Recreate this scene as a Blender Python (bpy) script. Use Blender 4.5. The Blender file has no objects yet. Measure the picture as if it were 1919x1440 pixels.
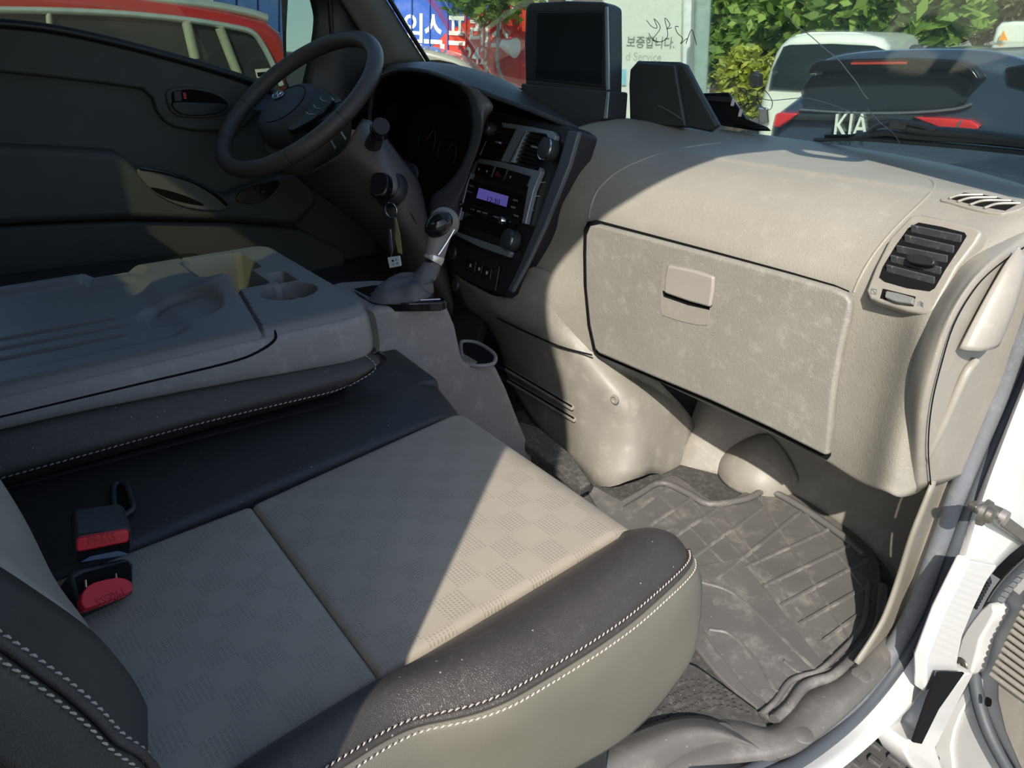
import bpy, bmesh, math, random
from mathutils import Vector as V, Matrix
random.seed(7)
S = bpy.context.scene
COL = S.collection

# ------------------------------------------------------------------ camera
FPX = 1400.0
TH, AL = math.radians(25.4), math.radians(36.5)
CAM = V((1.05, 0.0, 1.45))
FW = V((-math.cos(AL)*math.cos(TH), math.sin(AL)*math.cos(TH), -math.sin(TH)))
RT = FW.cross(V((0, 0, 1))).normalized()
UP = RT.cross(FW)
cd = bpy.data.cameras.new('camera'); cam = bpy.data.objects.new('camera', cd); COL.objects.link(cam)
cd.sensor_fit = 'HORIZONTAL'; cd.sensor_width = 36.0; cd.lens = FPX*36.0/1919.0
cd.clip_start = 0.02; cd.clip_end = 500
m3 = Matrix((RT, UP, -FW)).transposed()
cam.matrix_world = Matrix.Translation(CAM) @ m3.to_4x4()
S.camera = cam

# ------------------------------------------------------------------ light
SUN_DIR = V((-0.65, 0.76, -math.tan(math.radians(38)))).normalized()
sd = bpy.data.lights.new('sun', 'SUN'); sd.energy = 6.6; sd.angle = math.radians(0.6); sd.color = (1.0, 0.94, 0.83)
so = bpy.data.objects.new('sun', sd); COL.objects.link(so)
so.rotation_mode = 'QUATERNION'; so.rotation_quaternion = SUN_DIR.to_track_quat('-Z', 'Y')
w = bpy.data.worlds.new('world'); S.world = w; w.use_nodes = True
nt = w.node_tree; bg = nt.nodes['Background']
sky = nt.nodes.new('ShaderNodeTexSky'); sky.sky_type = 'NISHITA'; sky.sun_disc = False
sky.sun_elevation = math.radians(38); sky.sun_rotation = math.atan2(-SUN_DIR.x, -SUN_DIR.y)
sky.air_density = 1.0; sky.dust_density = 1.4; sky.ozone_density = 3.0
nt.links.new(sky.outputs[0], bg.inputs[0]); bg.inputs[1].default_value = 0.25
S.view_settings.view_transform = 'Standard'; S.view_settings.look = 'None'
S.view_settings.gamma = 1.0; S.view_settings.use_curve_mapping = False
S.view_settings.exposure = 0.0

# ------------------------------------------------------------------ where things stand: a line of sight met with a real plane
def ray(u, v): return FW + RT*((u-960)/FPX) - UP*((v-720)/FPX)
def Q(u, v, x=None, y=None, z=None):
    d = ray(u, v)
    t = (x-CAM.x)/d.x if x is not None else (y-CAM.y)/d.y if y is not None else (z-CAM.z)/d.z
    return CAM + d*t
class Pl:
    def __init__(s, p0, n):
        s.p0 = V(p0); s.n = V(n).normalized()
        s.ex = s.n.cross(V((0, 0, 1)));
        if s.ex.length < .01: s.ex = V((-1, 0, 0))
        s.ex = -s.ex.normalized(); s.ey = s.n.cross(s.ex)
    def at(s, u, v, o=0.0):
        d = ray(u, v); t = (s.p0+s.n*o-CAM).dot(s.n)/d.dot(s.n)
        return CAM + d*t
    def mat(s, p, rot=0):
        M = Matrix((s.ex, s.ey, s.n)).transposed().to_4x4()
        return Matrix.Translation(p) @ M @ Matrix.Rotation(rot, 4, 'Z')

# ------------------------------------------------------------------ materials
MATS = {}
def nd(t, kind, **kw):
    n = t.nodes.new(kind)
    for k, v in kw.items(): setattr(n, k, v)
    return n
def mat(name, c, rough=.55, metal=0., spec=.5, var=.12, vs=14., bump=0., bs=900., dirt=None, kind='noise', coat=0.):
    if name in MATS: return MATS[name]
    m = bpy.data.materials.new(name); m.use_nodes = True; t = m.node_tree
    b = t.nodes['Principled BSDF']
    b.inputs['Roughness'].default_value = rough; b.inputs['Metallic'].default_value = metal
    b.inputs['Specular IOR Level'].default_value = spec; b.inputs['Coat Weight'].default_value = coat
    tc = nd(t, 'ShaderNodeTexCoord')
    n1 = nd(t, 'ShaderNodeTexNoise'); n1.inputs['Scale'].default_value = vs; n1.inputs['Detail'].default_value = 6
    t.links.new(tc.outputs['Object'], n1.inputs['Vector'])
    r = nd(t, 'ShaderNodeValToRGB')
    r.color_ramp.elements[0].position = .3; r.color_ramp.elements[1].position = .7
    r.color_ramp.elements[0].color = tuple(x*(1-var) for x in c[:3])+(1,)
    r.color_ramp.elements[1].color = tuple(min(1, x*(1+var)) for x in c[:3])+(1,)
    t.links.new(n1.outputs['Fac'], r.inputs['Fac'])
    out = r.outputs['Color']
    if dirt:   # dusty scuffs and specks
        dc, dscale, damt = dirt
        n2 = nd(t, 'ShaderNodeTexNoise'); n2.inputs['Scale'].default_value = dscale; n2.inputs['Detail'].default_value = 9; n2.inputs['Roughness'].default_value = .72
        t.links.new(tc.outputs['Object'], n2.inputs['Vector'])
        mr = nd(t, 'ShaderNodeMapRange'); mr.inputs[1].default_value = .52; mr.inputs[2].default_value = .72; mr.inputs[4].default_value = damt
        t.links.new(n2.outputs['Fac'], mr.inputs[0])
        mx = nd(t, 'ShaderNodeMix', data_type='RGBA'); mx.inputs[7].default_value = tuple(dc)+(1,)
        t.links.new(mr.outputs[0], mx.inputs[0]); t.links.new(out, mx.inputs[6]); out = mx.outputs[2]
        vo = nd(t, 'ShaderNodeTexVoronoi'); vo.inputs['Scale'].default_value = 75
        t.links.new(tc.outputs['Object'], vo.inputs['Vector'])
        lt = nd(t, 'ShaderNodeMath', operation='LESS_THAN'); lt.inputs[1].default_value = .055
        t.links.new(vo.outputs['Distance'], lt.inputs[0])
        mm = nd(t, 'ShaderNodeMath', operation='MULTIPLY'); mm.inputs[1].default_value = .45
        t.links.new(lt.outputs[0], mm.inputs[0])
        mx2 = nd(t, 'ShaderNodeMix', data_type='RGBA'); mx2.inputs[7].default_value = (.6, .58, .52, 1)
        t.links.new(mm.outputs[0], mx2.inputs[0]); t.links.new(out, mx2.inputs[6]); out = mx2.outputs[2]
    t.links.new(out, b.inputs['Base Color'])
    if bump:
        if kind == 'leather':
            k = nd(t, 'ShaderNodeTexVoronoi'); k.feature = 'DISTANCE_TO_EDGE'; k.inputs['Scale'].default_value = bs
            h = k.outputs['Distance']
            dm = nd(t, 'ShaderNodeMath', operation='MINIMUM'); dm.inputs[1].default_value = .18
            t.links.new(h, dm.inputs[0]); h = dm.outputs[0]
        else:
            k = nd(t, 'ShaderNodeTexNoise'); k.inputs['Scale'].default_value = bs; k.inputs['Detail'].default_value = 3
            k.inputs['Distortion'].default_value = 1.2 if kind == 'grain' else 0
            h = k.outputs['Fac']
        t.links.new(tc.outputs['Object'], k.inputs['Vector'])
        bn = nd(t, 'ShaderNodeBump'); bn.inputs['Strength'].default_value = bump; bn.inputs['Distance'].default_value = .0015
        t.links.new(h, bn.inputs['Height']); t.links.new(bn.outputs[0], b.inputs['Normal'])
    MATS[name] = m; return m
DUST = (.52, .49, .42)
DASH = mat('dash_taupe_plastic', (.282, .264, .222), .5, bump=.45, bs=330, kind='grain', var=.06, vs=9, dirt=(DUST, 45, .16))
DASH2 = mat('glove_door_plastic', (.240, .226, .200), .47, bump=.5, bs=330, kind='grain', var=.07, vs=12, dirt=(DUST, 60, .28))
DASHS = mat('smooth_taupe_plastic', (.27, .25, .215), .42, var=.04, bump=.1, bs=900, dirt=(DUST, 60, .2))
LOWER = mat('lower_panel_plastic', (.24, .222, .19), .48, var=.1, bump=.15, bs=500, dirt=(DUST, 30, .3))
HOOD = mat('hood_dark_plastic', (.045, .044, .046), .5, bump=.25, bs=500, kind='grain', dirt=((.1, .1, .1), 20, .3))
BROWN = mat('brown_grey_plastic', (.135, .122, .115), .5, bump=.2, bs=500, kind='grain', var=.07)
CONS = mat('console_grey_plastic', (.20, .186, .178), .5, bump=.12, bs=500, var=.06, dirt=(DUST, 40, .25))
TRAY = mat('tray_grey_plastic', (.15, .143, .138), .48, bump=.12, bs=700, var=.07)
BLACKP = mat('black_plastic', (.016, .016, .018), .42, bump=.1, bs=600)
GLOSSB = mat('gloss_black_plastic', (.008, .008, .009), .12)
DARK = mat('dark_cavity', (.008, .008, .009), .9, spec=.08)
SILV = mat('silver_blue_trim', (.34, .38, .42), .35, metal=.55)
CHROME = mat('chrome', (.7, .7, .7), .15, metal=1.)
LEA = mat('black_leather', (.028, .026, .026), .42, bump=.55, bs=850, kind='leather', var=.1, dirt=((.12, .12, .12), 120, .16))
LEABR = mat('dark_brown_leather', (.047, .040, .036), .40, bump=.6, bs=800, kind='leather', var=.1, dirt=((.2, .19, .17), 150, .15))
LEAOL = mat('olive_grey_leather', (.150, .140, .108), .46, bump=.4, bs=850, kind='leather', var=.07)
THREAD = mat('cream_thread', (.44, .38, .32), .7)
RUBBER = mat('rubber_mat', (.115, .110, .104), .52, bump=.25, bs=500, var=.12, vs=10, dirt=((.36, .34, .30), 16, .55))
CARPET = mat('grey_carpet', (.07, .066, .062), .95, bump=1., bs=1200, var=.25, vs=120, dirt=((.25, .23, .2), 60, .5))
SCUFF = mat('sill_dark_plastic', (.115, .108, .10), .45, bump=.2, bs=600, dirt=((.3, .28, .25), 14, .4))
SEAL = mat('grey_rubber_seal', (.13, .14, .155), .6, bump=.6, bs=700, kind='grain', dirt=((.3, .3, .3), 40, .4))
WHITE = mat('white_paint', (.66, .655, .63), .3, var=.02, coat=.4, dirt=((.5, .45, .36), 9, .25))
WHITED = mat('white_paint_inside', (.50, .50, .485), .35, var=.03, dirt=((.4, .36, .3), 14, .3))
RED = mat('buckle_red', (.62, .015, .025), .38, var=.04)
REDTR = mat('dull_red_triangle', (.14, .015, .015), .5)
GREENISH = mat('driver_door_plastic', (.062, .062, .055), .6, bump=.3, bs=500, kind='grain', var=.08)
DOORLT = mat('door_pod_plastic', (.115, .112, .094), .5, bump=.15, bs=500, var=.06)
GREYW = mat('grey_white_print', (.55, .55, .55), .6)
ASPH = mat('asphalt', (.14, .135, .125), .9, bump=.6, bs=60, var=.2, vs=3)
DGREY = mat('dark_grey_device', (.030, .034, .036), .5, bump=.2, bs=500)
VENTB = mat('dusty_vent_blade', (.05, .055, .06), .6, dirt=((.2, .19, .17), 120, .4))
ROOFL = mat('roof_lining', (.42, .40, .36), .95, bump=.4, bs=600)
PILLAR = mat('pillar_trim_plastic', (.16, .148, .125), .6, bump=.15, bs=500)

def seat_fabric():
    m = bpy.data.materials.new('embossed_seat_vinyl'); m.use_nodes = True; t = m.node_tree; b = t.nodes['Principled BSDF']
    b.inputs['Roughness'].default_value = .58
    tc = nd(t, 'ShaderNodeTexCoord'); mp = nd(t, 'ShaderNodeMapping'); mp.inputs['Rotation'].default_value[2] = math.radians(-4)
    t.links.new(tc.outputs['Object'], mp.inputs['Vector'])
    ch = nd(t, 'ShaderNodeTexChecker'); ch.inputs['Scale'].default_value = 1/.027
    ch.inputs['Color1'].default_value = (1, 1, 1, 1); ch.inputs['Color2'].default_value = (0, 0, 0, 1)
    sx = nd(t, 'ShaderNodeSeparateXYZ'); t.links.new(mp.outputs[0], sx.inputs[0])
    cb = nd(t, 'ShaderNodeCombineXYZ'); cb.inputs[2].default_value = .5
    t.links.new(sx.outputs[0], cb.inputs[0]); t.links.new(sx.outputs[1], cb.inputs[1])
    sc = nd(t, 'ShaderNodeVectorMath', operation='MULTIPLY'); sc.inputs[1].default_value = (1, 1, 1)
    t.links.new(cb.outputs[0], sc.inputs[0]);
    ch2 = nd(t, 'ShaderNodeVectorMath', operation='MULTIPLY'); ch2.inputs[1].default_value = (1, 1, .01)
    t.links.new(sc.outputs[0], ch2.inputs[0]); t.links.new(ch2.outputs[0], ch.inputs['Vector'])
    vals = []
    for o, p in ((sx.outputs[0], .0030), (sx.outputs[1], .0036)):
        a = nd(t, 'ShaderNodeMath', operation='MULTIPLY'); a.inputs[1].default_value = 2*math.pi/p; t.links.new(o, a.inputs[0])
        s = nd(t, 'ShaderNodeMath', operation='SINE'); t.links.new(a.outputs[0], s.inputs[0]); vals.append(s)
    mu = nd(t, 'ShaderNodeMath', operation='MAXIMUM'); t.links.new(vals[0].outputs[0], mu.inputs[0]); t.links.new(vals[1].outputs[0], mu.inputs[1])
    gt = nd(t, 'ShaderNodeMapRange'); gt.inputs[1].default_value = -.1; gt.inputs[2].default_value = .55; t.links.new(mu.outputs[0], gt.inputs[0])
    inv = nd(t, 'ShaderNodeMath', operation='SUBTRACT'); inv.inputs[0].default_value = 1; t.links.new(gt.outputs[0], inv.inputs[1])
    # patches keep clear of each other
    msk = nd(t, 'ShaderNodeMath', operation='MULTIPLY'); t.links.new(ch.outputs['Fac'], msk.inputs[0]); t.links.new(inv.outputs[0], msk.inputs[1])
    nn = nd(t, 'ShaderNodeTexNoise'); nn.inputs['Scale'].default_value = 1100; t.links.new(tc.outputs['Object'], nn.inputs['Vector'])
    sm = nd(t, 'ShaderNodeMath', operation='MULTIPLY_ADD'); sm.inputs[1].default_value = .35; t.links.new(nn.outputs['Fac'], sm.inputs[0])
    ng = nd(t, 'ShaderNodeMath', operation='MULTIPLY'); ng.inputs[1].default_value = -1.0; t.links.new(msk.outputs[0], ng.inputs[0]); t.links.new(ng.outputs[0], sm.inputs[2])
    bn = nd(t, 'ShaderNodeBump'); bn.inputs['Strength'].default_value = .5; bn.inputs['Distance'].default_value = .0006
    t.links.new(sm.outputs[0], bn.inputs['Height']); t.links.new(bn.outputs[0], b.inputs['Normal'])
    n2 = nd(t, 'ShaderNodeTexNoise'); n2.inputs['Scale'].default_value = 12; n2.inputs['Detail'].default_value = 8; t.links.new(tc.outputs['Object'], n2.inputs['Vector'])
    r = nd(t, 'ShaderNodeValToRGB'); r.color_ramp.elements[0].color = (.29, .252, .198, 1); r.color_ramp.elements[1].color = (.36, .312, .245, 1)
    t.links.new(n2.outputs['Fac'], r.inputs['Fac'])
    mx = nd(t, 'ShaderNodeMix', data_type='RGBA'); mx.inputs[7].default_value = (.17, .15, .12, 1)
    mf = nd(t, 'ShaderNodeMath', operation='MULTIPLY'); mf.inputs[1].default_value = .22; t.links.new(msk.outputs[0], mf.inputs[0])
    t.links.new(mf.outputs[0], mx.inputs[0]); t.links.new(r.outputs[0], mx.inputs[6]); t.links.new(mx.outputs[2], b.inputs['Base Color'])
    return m
FABRIC = seat_fabric()

def glass(name, tint=(.9, .95, .92), refl=1.):
    m = bpy.data.materials.new(name); m.use_nodes = True; t = m.node_tree; t.nodes.clear()
    o = nd(t, 'ShaderNodeOutputMaterial'); mx = nd(t, 'ShaderNodeMixShader'); tr = nd(t, 'ShaderNodeBsdfTransparent'); gl = nd(t, 'ShaderNodeBsdfGlossy')
    tr.inputs[0].default_value = tint+(1,); gl.inputs['Roughness'].default_value = .01
    fr = nd(t, 'ShaderNodeFresnel'); fr.inputs[0].default_value = 1.45
    ml = nd(t, 'ShaderNodeMath', operation='MULTIPLY'); ml.inputs[1].default_value = refl
    t.links.new(fr.outputs[0], ml.inputs[0]); t.links.new(ml.outputs[0], mx.inputs[0])
    t.links.new(tr.outputs[0], mx.inputs[1]); t.links.new(gl.outputs[0], mx.inputs[2]); t.links.new(mx.outputs[0], o.inputs[0])
    return m
WSGLASS = glass('windshield_glass', (.86, .92, .88), .5)
TINT = glass('tinted_glass', (.50, .55, .46), .7)
REARG = glass('rear_glass', (.78, .84, .62), .7)
def emis(name, c, s):
    m = bpy.data.materials.new(name); m.use_nodes = True; b = m.node_tree.nodes['Principled BSDF']
    b.inputs['Base Color'].default_value = (.02, .02, .02, 1); b.inputs['Emission Color'].default_value = tuple(c)+(1,); b.inputs['Emission Strength'].default_value = s
    return m

# ------------------------------------------------------------------ object helpers
def props(o, label, cat, group=None):
    o['label'] = label; o['category'] = cat
    if group: o['group'] = group
    return o
def thing(name, label, cat, loc, group=None):
    o = bpy.data.objects.new(name, None); COL.objects.link(o); o.location = V(loc); o.empty_display_size = .05
    return props(o, label, cat, group)
def wloc(o):
    v = V((0, 0, 0))
    while o: v = v + o.location; o = o.parent
    return v
def link(name, verts, faces, m, parent=None, smooth=True, bevel=0, seg=2, solid=0, sub=0, kind=None, label=None, off=-1, ang=35):
    c = V((0, 0, 0))
    for v in verts: c += v
    c = c/max(1, len(verts))
    me = bpy.data.meshes.new(name); me.from_pydata([tuple(v-c) for v in verts], [], faces)
    bm = bmesh.new(); bm.from_mesh(me); bmesh.ops.recalc_face_normals(bm, faces=bm.faces); bm.to_mesh(me); bm.free()
    me.materials.append(m)
    o = bpy.data.objects.new(name, me); COL.objects.link(o)
    if parent:
        o.parent = parent; o.location = c - wloc(parent)
    else: o.location = c
    if smooth: me.polygons.foreach_set('use_smooth', [True]*len(me.polygons))
    if solid:
        md = o.modifiers.new('solid', 'SOLIDIFY'); md.thickness = solid; md.offset = off
    if bevel:
        md = o.modifiers.new('bevel', 'BEVEL'); md.width = bevel; md.segments = seg; md.limit_method = 'ANGLE'; md.angle_limit = math.radians(ang)
        md.harden_normals = True
    if sub:
        md = o.modifiers.new('sub', 'SUBSURF'); md.levels = sub; md.render_levels = sub
    if smooth and not bevel:
        try: me.set_sharp_from_angle(angle=math.radians(50))
        except Exception: pass
    if kind: o['kind'] = kind
    if label: o['label'] = label
    return o
def cat(pts, n=6, closed=False):
    P = [V(p) for p in pts]; N = len(P); out = []
    rng = range(N if closed else N-1)
    for i in rng:
        a = P[(i-1) % N] if closed or i > 0 else P[0]*2-P[1]
        b = P[i]; c = P[(i+1) % N]
        d = P[(i+2) % N] if closed or i < N-2 else P[-1]*2-P[-2]
        for k in range(n):
            t = k/n
            out.append(.5*((2*b)+(c-a)*t+(2*a-5*b+4*c-d)*t*t+(3*b-a-3*c+d)*t**3))
    if not closed: out.append(P[-1].copy())
    return out
def slab(name, pix, pl, o0, o1, m, parent=None, n=0, bevel=.002, world=None, **k):
    """solid panel: outline on plane pl, from height o0 to o1 along the plane normal"""
    if world: P = [V(p) for p in world]
    else:
        pp = [V((p[0], p[1], 0)) for p in pix]
        if n: pp = cat(pp, n, True)
        P = [pl.at(p.x, p.y, o1) for p in pp]
    N = len(P)
    A = [p - pl.n*(o1-o0) for p in P]
    return link(name, A+P, [list(range(N)), list(range(2*N-1, N-1, -1))]+[[i, (i+1) % N, N+(i+1) % N, N+i] for i in range(N)], m, parent, bevel=bevel, ang=50, **k)
def grid(name, rows, m, parent=None, n=4, thick=.004, wrap=False, **k):
    R1 = [cat(r, n) for r in rows]; C = len(R1[0]); cols = []
    for j in range(C): cols.append(cat([r[j] for r in R1], n, wrap))
    vs = [v for c in cols for v in c]; L = len(cols[0]); F = []
    for j in range(C-1):
        for i in range(L if wrap else L-1):
            F.append([j*L+i, (j+1)*L+i, (j+1)*L+(i+1) % L, j*L+(i+1) % L])
    return link(name, vs, F, m, parent, solid=thick, **k)
def sweep(path, prof, closed=False, up=V((0, 0, 1)), cap=True):
    P = [V(p) for p in path]; N = len(P); vs = []; K = len(prof)
    nrm = None
    for i in range(N):
        a = P[(i-1) % N] if closed or i > 0 else P[i]; b = P[(i+1) % N] if closed or i < N-1 else P[i]
        t = (b-a).normalized()
        if nrm is None:
            nrm = up-t*up.dot(t)
            if nrm.length < .05: nrm = V((1, 0, 0))-t*t.x
        else: nrm = nrm-t*nrm.dot(t)
        nrm.normalize(); bi = t.cross(nrm)
        for (x, y) in prof: vs.append(P[i]+bi*x+nrm*y)
    F = []
    for i in range(N if closed else N-1):
        for k in range(K):
            F.append([i*K+k, i*K+(k+1) % K, ((i+1) % N)*K+(k+1) % K, ((i+1) % N)*K+k])
    if cap and not closed: F += [list(range(K)), list(range((N-1)*K, N*K))[::-1]]
    return vs, F
def circ(r, k=10, sx=1., sy=1.): return [(r*sx*math.cos(2*math.pi*i/k), r*sy*math.sin(2*math.pi*i/k)) for i in range(k)]
def tube(name, path, r, m, parent=None, k=8, closed=False, n=0, sx=1., sy=1., up=V((0, 0, 1)), **kw):
    P = cat(path, n, closed) if n else path
    vs, F = sweep(P, circ(r, k, sx, sy), closed, up)
    return link(name, vs, F, m, parent, **kw)
def taper(name, path, rs, m, parent=None, k=12, n=4, sx=1., sy=1., up=V((0, 0, 1)), **kw):
    P = cat(path, n); RR = [q.x for q in cat([V((r, 0, 0)) for r in rs], n)]
    vs, F = sweep(P, circ(1, k, sx, sy), False, up)
    for i in range(len(P)):
        for j in range(k): vs[i*k+j] = P[i]+(vs[i*k+j]-P[i])*RR[i]
    return link(name, vs, F, m, parent, **kw)
def boxw(name, c, s, m, parent=None, M=None, bevel=.003, seg=2, **kw):
    """box with centre c, size s, oriented by 3x3 axes M"""
    ax = [V((1, 0, 0)), V((0, 1, 0)), V((0, 0, 1))] if M is None else M
    c = V(c); vs = []
    for i in (-1, 1):
        for j in (-1, 1):
            for l in (-1, 1): vs.append(c+ax[0]*(i*s[0]/2)+ax[1]*(j*s[1]/2)+ax[2]*(l*s[2]/2))
    F = [[0, 1, 3, 2], [4, 6, 7, 5], [0, 4, 5, 1], [2, 3, 7, 6], [0, 2, 6, 4], [1, 5, 7, 3]]
    return link(name, vs, F, m, parent, bevel=bevel, seg=seg, **kw)
def lathe(name, prof, origin, axis, m, parent=None, k=28, up=V((0, 0, 1)), **kw):
    ax = V(axis).normalized(); e1 = up-ax*up.dot(ax)
    if e1.length < .05: e1 = V((1, 0, 0))-ax*ax.x
    e1.normalize(); e2 = ax.cross(e1); vs = []; o = V(origin)
    for (r, h) in prof:
        for i in range(k):
            a = 2*math.pi*i/k; vs.append(o+ax*h+e1*(r*math.cos(a))+e2*(r*math.sin(a)))
    F = []
    for j in range(len(prof)-1):
        for i in range(k): F.append([j*k+i, j*k+(i+1) % k, (j+1)*k+(i+1) % k, (j+1)*k+i])
    F += [list(range(k)), list(range((len(prof)-1)*k, len(prof)*k))[::-1]]
    return link(name, vs, F, m, parent, **kw)
def text(name, s, M, size, m, parent=None, ext=.0004, sx=1., bold=0.0, **kw):
    cu = bpy.data.curves.new(name, 'FONT'); cu.body = s; cu.size = size; cu.extrude = ext; cu.align_x = 'CENTER'; cu.align_y = 'CENTER'; cu.offset = bold
    cu.resolution_u = 3
    t = bpy.data.objects.new(name, cu); COL.objects.link(t)
    bpy.context.view_layer.update()
    dg = bpy.context.evaluated_depsgraph_get(); me = bpy.data.meshes.new_from_object(t.evaluated_get(dg))
    bpy.data.objects.remove(t)
    MM = M @ Matrix.Diagonal((sx, 1, 1, 1))
    vs = [MM @ v.co for v in me.vertices]; F = [list(p.vertices) for p in me.polygons]
    return link(name, vs, F, m, parent, smooth=False, **kw)
def ptext(name, s, pl, a, b, h, m, parent, o=.0004, ext=.0002, bold=0.):
    """text on a plane, its baseline running from sight point a to b and filling that width; h = letter height over width of one letter box"""
    A, B = pl.at(a[0], a[1], o), pl.at(b[0], b[1], o)
    ax = (B-A).normalized(); ay = pl.n.cross(ax).normalized(); W = (B-A).length
    cu = bpy.data.curves.new(name, 'FONT'); cu.body = s; cu.size = 1; cu.extrude = 0; cu.offset = bold; cu.resolution_u = 3
    t = bpy.data.objects.new(name, cu); COL.objects.link(t); bpy.context.view_layer.update()
    me = bpy.data.meshes.new_from_object(t.evaluated_get(bpy.context.evaluated_depsgraph_get())); bpy.data.objects.remove(t)
    xs = [v.co.x for v in me.vertices]; ys = [v.co.y for v in me.vertices]
    sx = W/max(1e-6, max(xs)-min(xs)); H = h; sy = H/max(1e-6, max(ys)-min(ys))
    vs = [A+ax*((v.co.x-min(xs))*sx)+ay*((v.co.y-min(ys))*sy) for v in me.vertices]; n = len(vs)
    F = [list(q.vertices) for q in me.polygons]
    ob = link(name, vs, F, m, parent, smooth=False)
    if ext: md = ob.modifiers.new('solid', 'SOLIDIFY'); md.thickness = ext; md.offset = 0
    return ob
def stitches(path, pitch, ln, r, parent, up, m=None, name='stitching', skew=0):
    P = [V(p) for p in path]; vs = []; F = []
    acc = 0; i = 0
    d = [0]
    for a, b in zip(P, P[1:]): d.append(d[-1]+(b-a).length)
    def at(s):
        for j in range(len(P)-1):
            if d[j+1] >= s: return P[j].lerp(P[j+1], (s-d[j])/max(1e-9, d[j+1]-d[j]))
        return P[-1]
    s = 0
    while s+ln < d[-1]:
        a = at(s); b = at(s+ln); t = (b-a).normalized(); sd = t.cross(up).normalized()
        a = a+sd*skew; b = b-sd*skew; mid = (a+b)/2+up*r*1.0
        pr = []
        for q, rr in ((a, r*.5), (mid, r), (b, r*.5)):
            for k in range(4):
                an = k*math.pi/2+.78; pr.append(q+sd*rr*math.cos(an)+up*rr*math.sin(an))
        o = len(vs); vs += pr
        for j in (0, 4):
            for k in range(4): F.append([o+j+k, o+j+(k+1) % 4, o+j+4+(k+1) % 4, o+j+4+k])
        F += [[o, o+1, o+2, o+3], [o+8, o+9, o+10, o+11]]
        s += pitch
    return link(name, vs, F, m or THREAD, parent, kind='stuff')
def pillow(name, A, B, C, D, m, parent, crown=.01, edge=.012, dip=.010, nx=26, ny=26, up=V((0, 0, 1)), depth=.05, fn=None):
    """upholstered panel over the corners A,B (near row) and D,C (far row), edges rolled down into the seams"""
    A, B, C, D = map(V, (A, B, C, D)); lx = (B-A).length; ly = (D-A).length; vs = []; F = []
    def par(n, L):
        e = min(.3, 1.6*edge/L); q = [0, e*.12, e*.35, e*.65, e]; mid = [e+(1-2*e)*i/(n-1) for i in range(1, n-1)]
        return q+mid+[1-x for x in q[::-1]]
    X = par(nx, lx); Y = par(ny, ly)
    for t in Y:
        for s in X:
            p = A.lerp(B, s).lerp(D.lerp(C, s), t)
            dx = min(s, 1-s)*lx; dy = min(t, 1-t)*ly
            h = 0
            for dd in (dx, dy):
                if dd < edge: h -= dip*(1-math.sqrt(max(0, 1-(1-dd/edge)**2)))
            h += crown*(1-(2*s-1)**2)*(1-(2*t-1)**4)
            if fn: h += fn(s, t)
            vs.append(p+up*h)
    W = len(X); H = len(Y)
    for j in range(H-1):
        for i in range(W-1): F.append([j*W+i, j*W+i+1, (j+1)*W+i+1, (j+1)*W+i])
    top = len(vs)
    rim = [i for i in range(W)]+[j*W+W-1 for j in range(1, H)]+[(H-1)*W+i for i in range(W-2, -1, -1)]+[j*W for j in range(H-2, 0, -1)]
    for r in rim: vs.append(vs[r]-up*depth)
    K = len(rim)
    for i in range(K): F.append([rim[i], rim[(i+1) % K], top+(i+1) % K, top+i])
    F.append([top+i for i in range(K)])
    return link(name, vs, F, m, parent)

from mathutils.bvhtree import BVHTree
def surf(o):
    """ray finder on a finished surface, so that creases and vents sit on it"""
    bpy.context.view_layer.update()
    dg = bpy.context.evaluated_depsgraph_get(); e = o.evaluated_get(dg); me = e.to_mesh(); M = o.matrix_world
    t = BVHTree.FromPolygons([M @ v.co for v in me.vertices], [list(q.vertices) for q in me.polygons]); e.to_mesh_clear()
    def hit(u, v, off=0.):
        d = ray(u, v).normalized(); loc, n, i, k = t.ray_cast(CAM, d)
        if loc is None: return None, None
        if n.dot(d) > 0: n = -n
        return loc+n*off, n
    return hit

# ================================================================== SETTING: cab shell
def struct(o): o['kind'] = 'structure'; return o
def box3(name, x0, x1, y0, y1, z0, z1, m, parent=None, bevel=.004, **k):
    return boxw(name, ((x0+x1)/2, (y0+y1)/2, (z0+z1)/2), (x1-x0, y1-y0, z1-z0), m, parent, bevel=bevel, **k)
struct(box3('ground', -30, 30, -20, 40, -.40, -.35, ASPH, bevel=0))
struct(box3('floor', -.78, .735, -.42, 1.12, .66, .698, CARPET))
# roof, rear wall with its window
struct(box3('ceiling', -.78, .76, -.46, .64, 2.05, 2.08, ROOFL))
rw = struct(box3('wall_back', -.78, .82, -.46, -.43, .55, 1.74, PILLAR))
box3('upper_rail', -.78, .80, -.46, -.43, 2.02, 2.07, PILLAR, rw)
box3('side_post', -.78, -.10, -.46, -.43, 1.735, 2.03, PILLAR, rw)
box3('side_post', .64, .82, -.46, -.43, 1.735, 2.03, PILLAR, rw)
struct(box3('window_1', -.11, .65, -.452, -.446, 1.735, 2.025, REARG, bevel=0))
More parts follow.
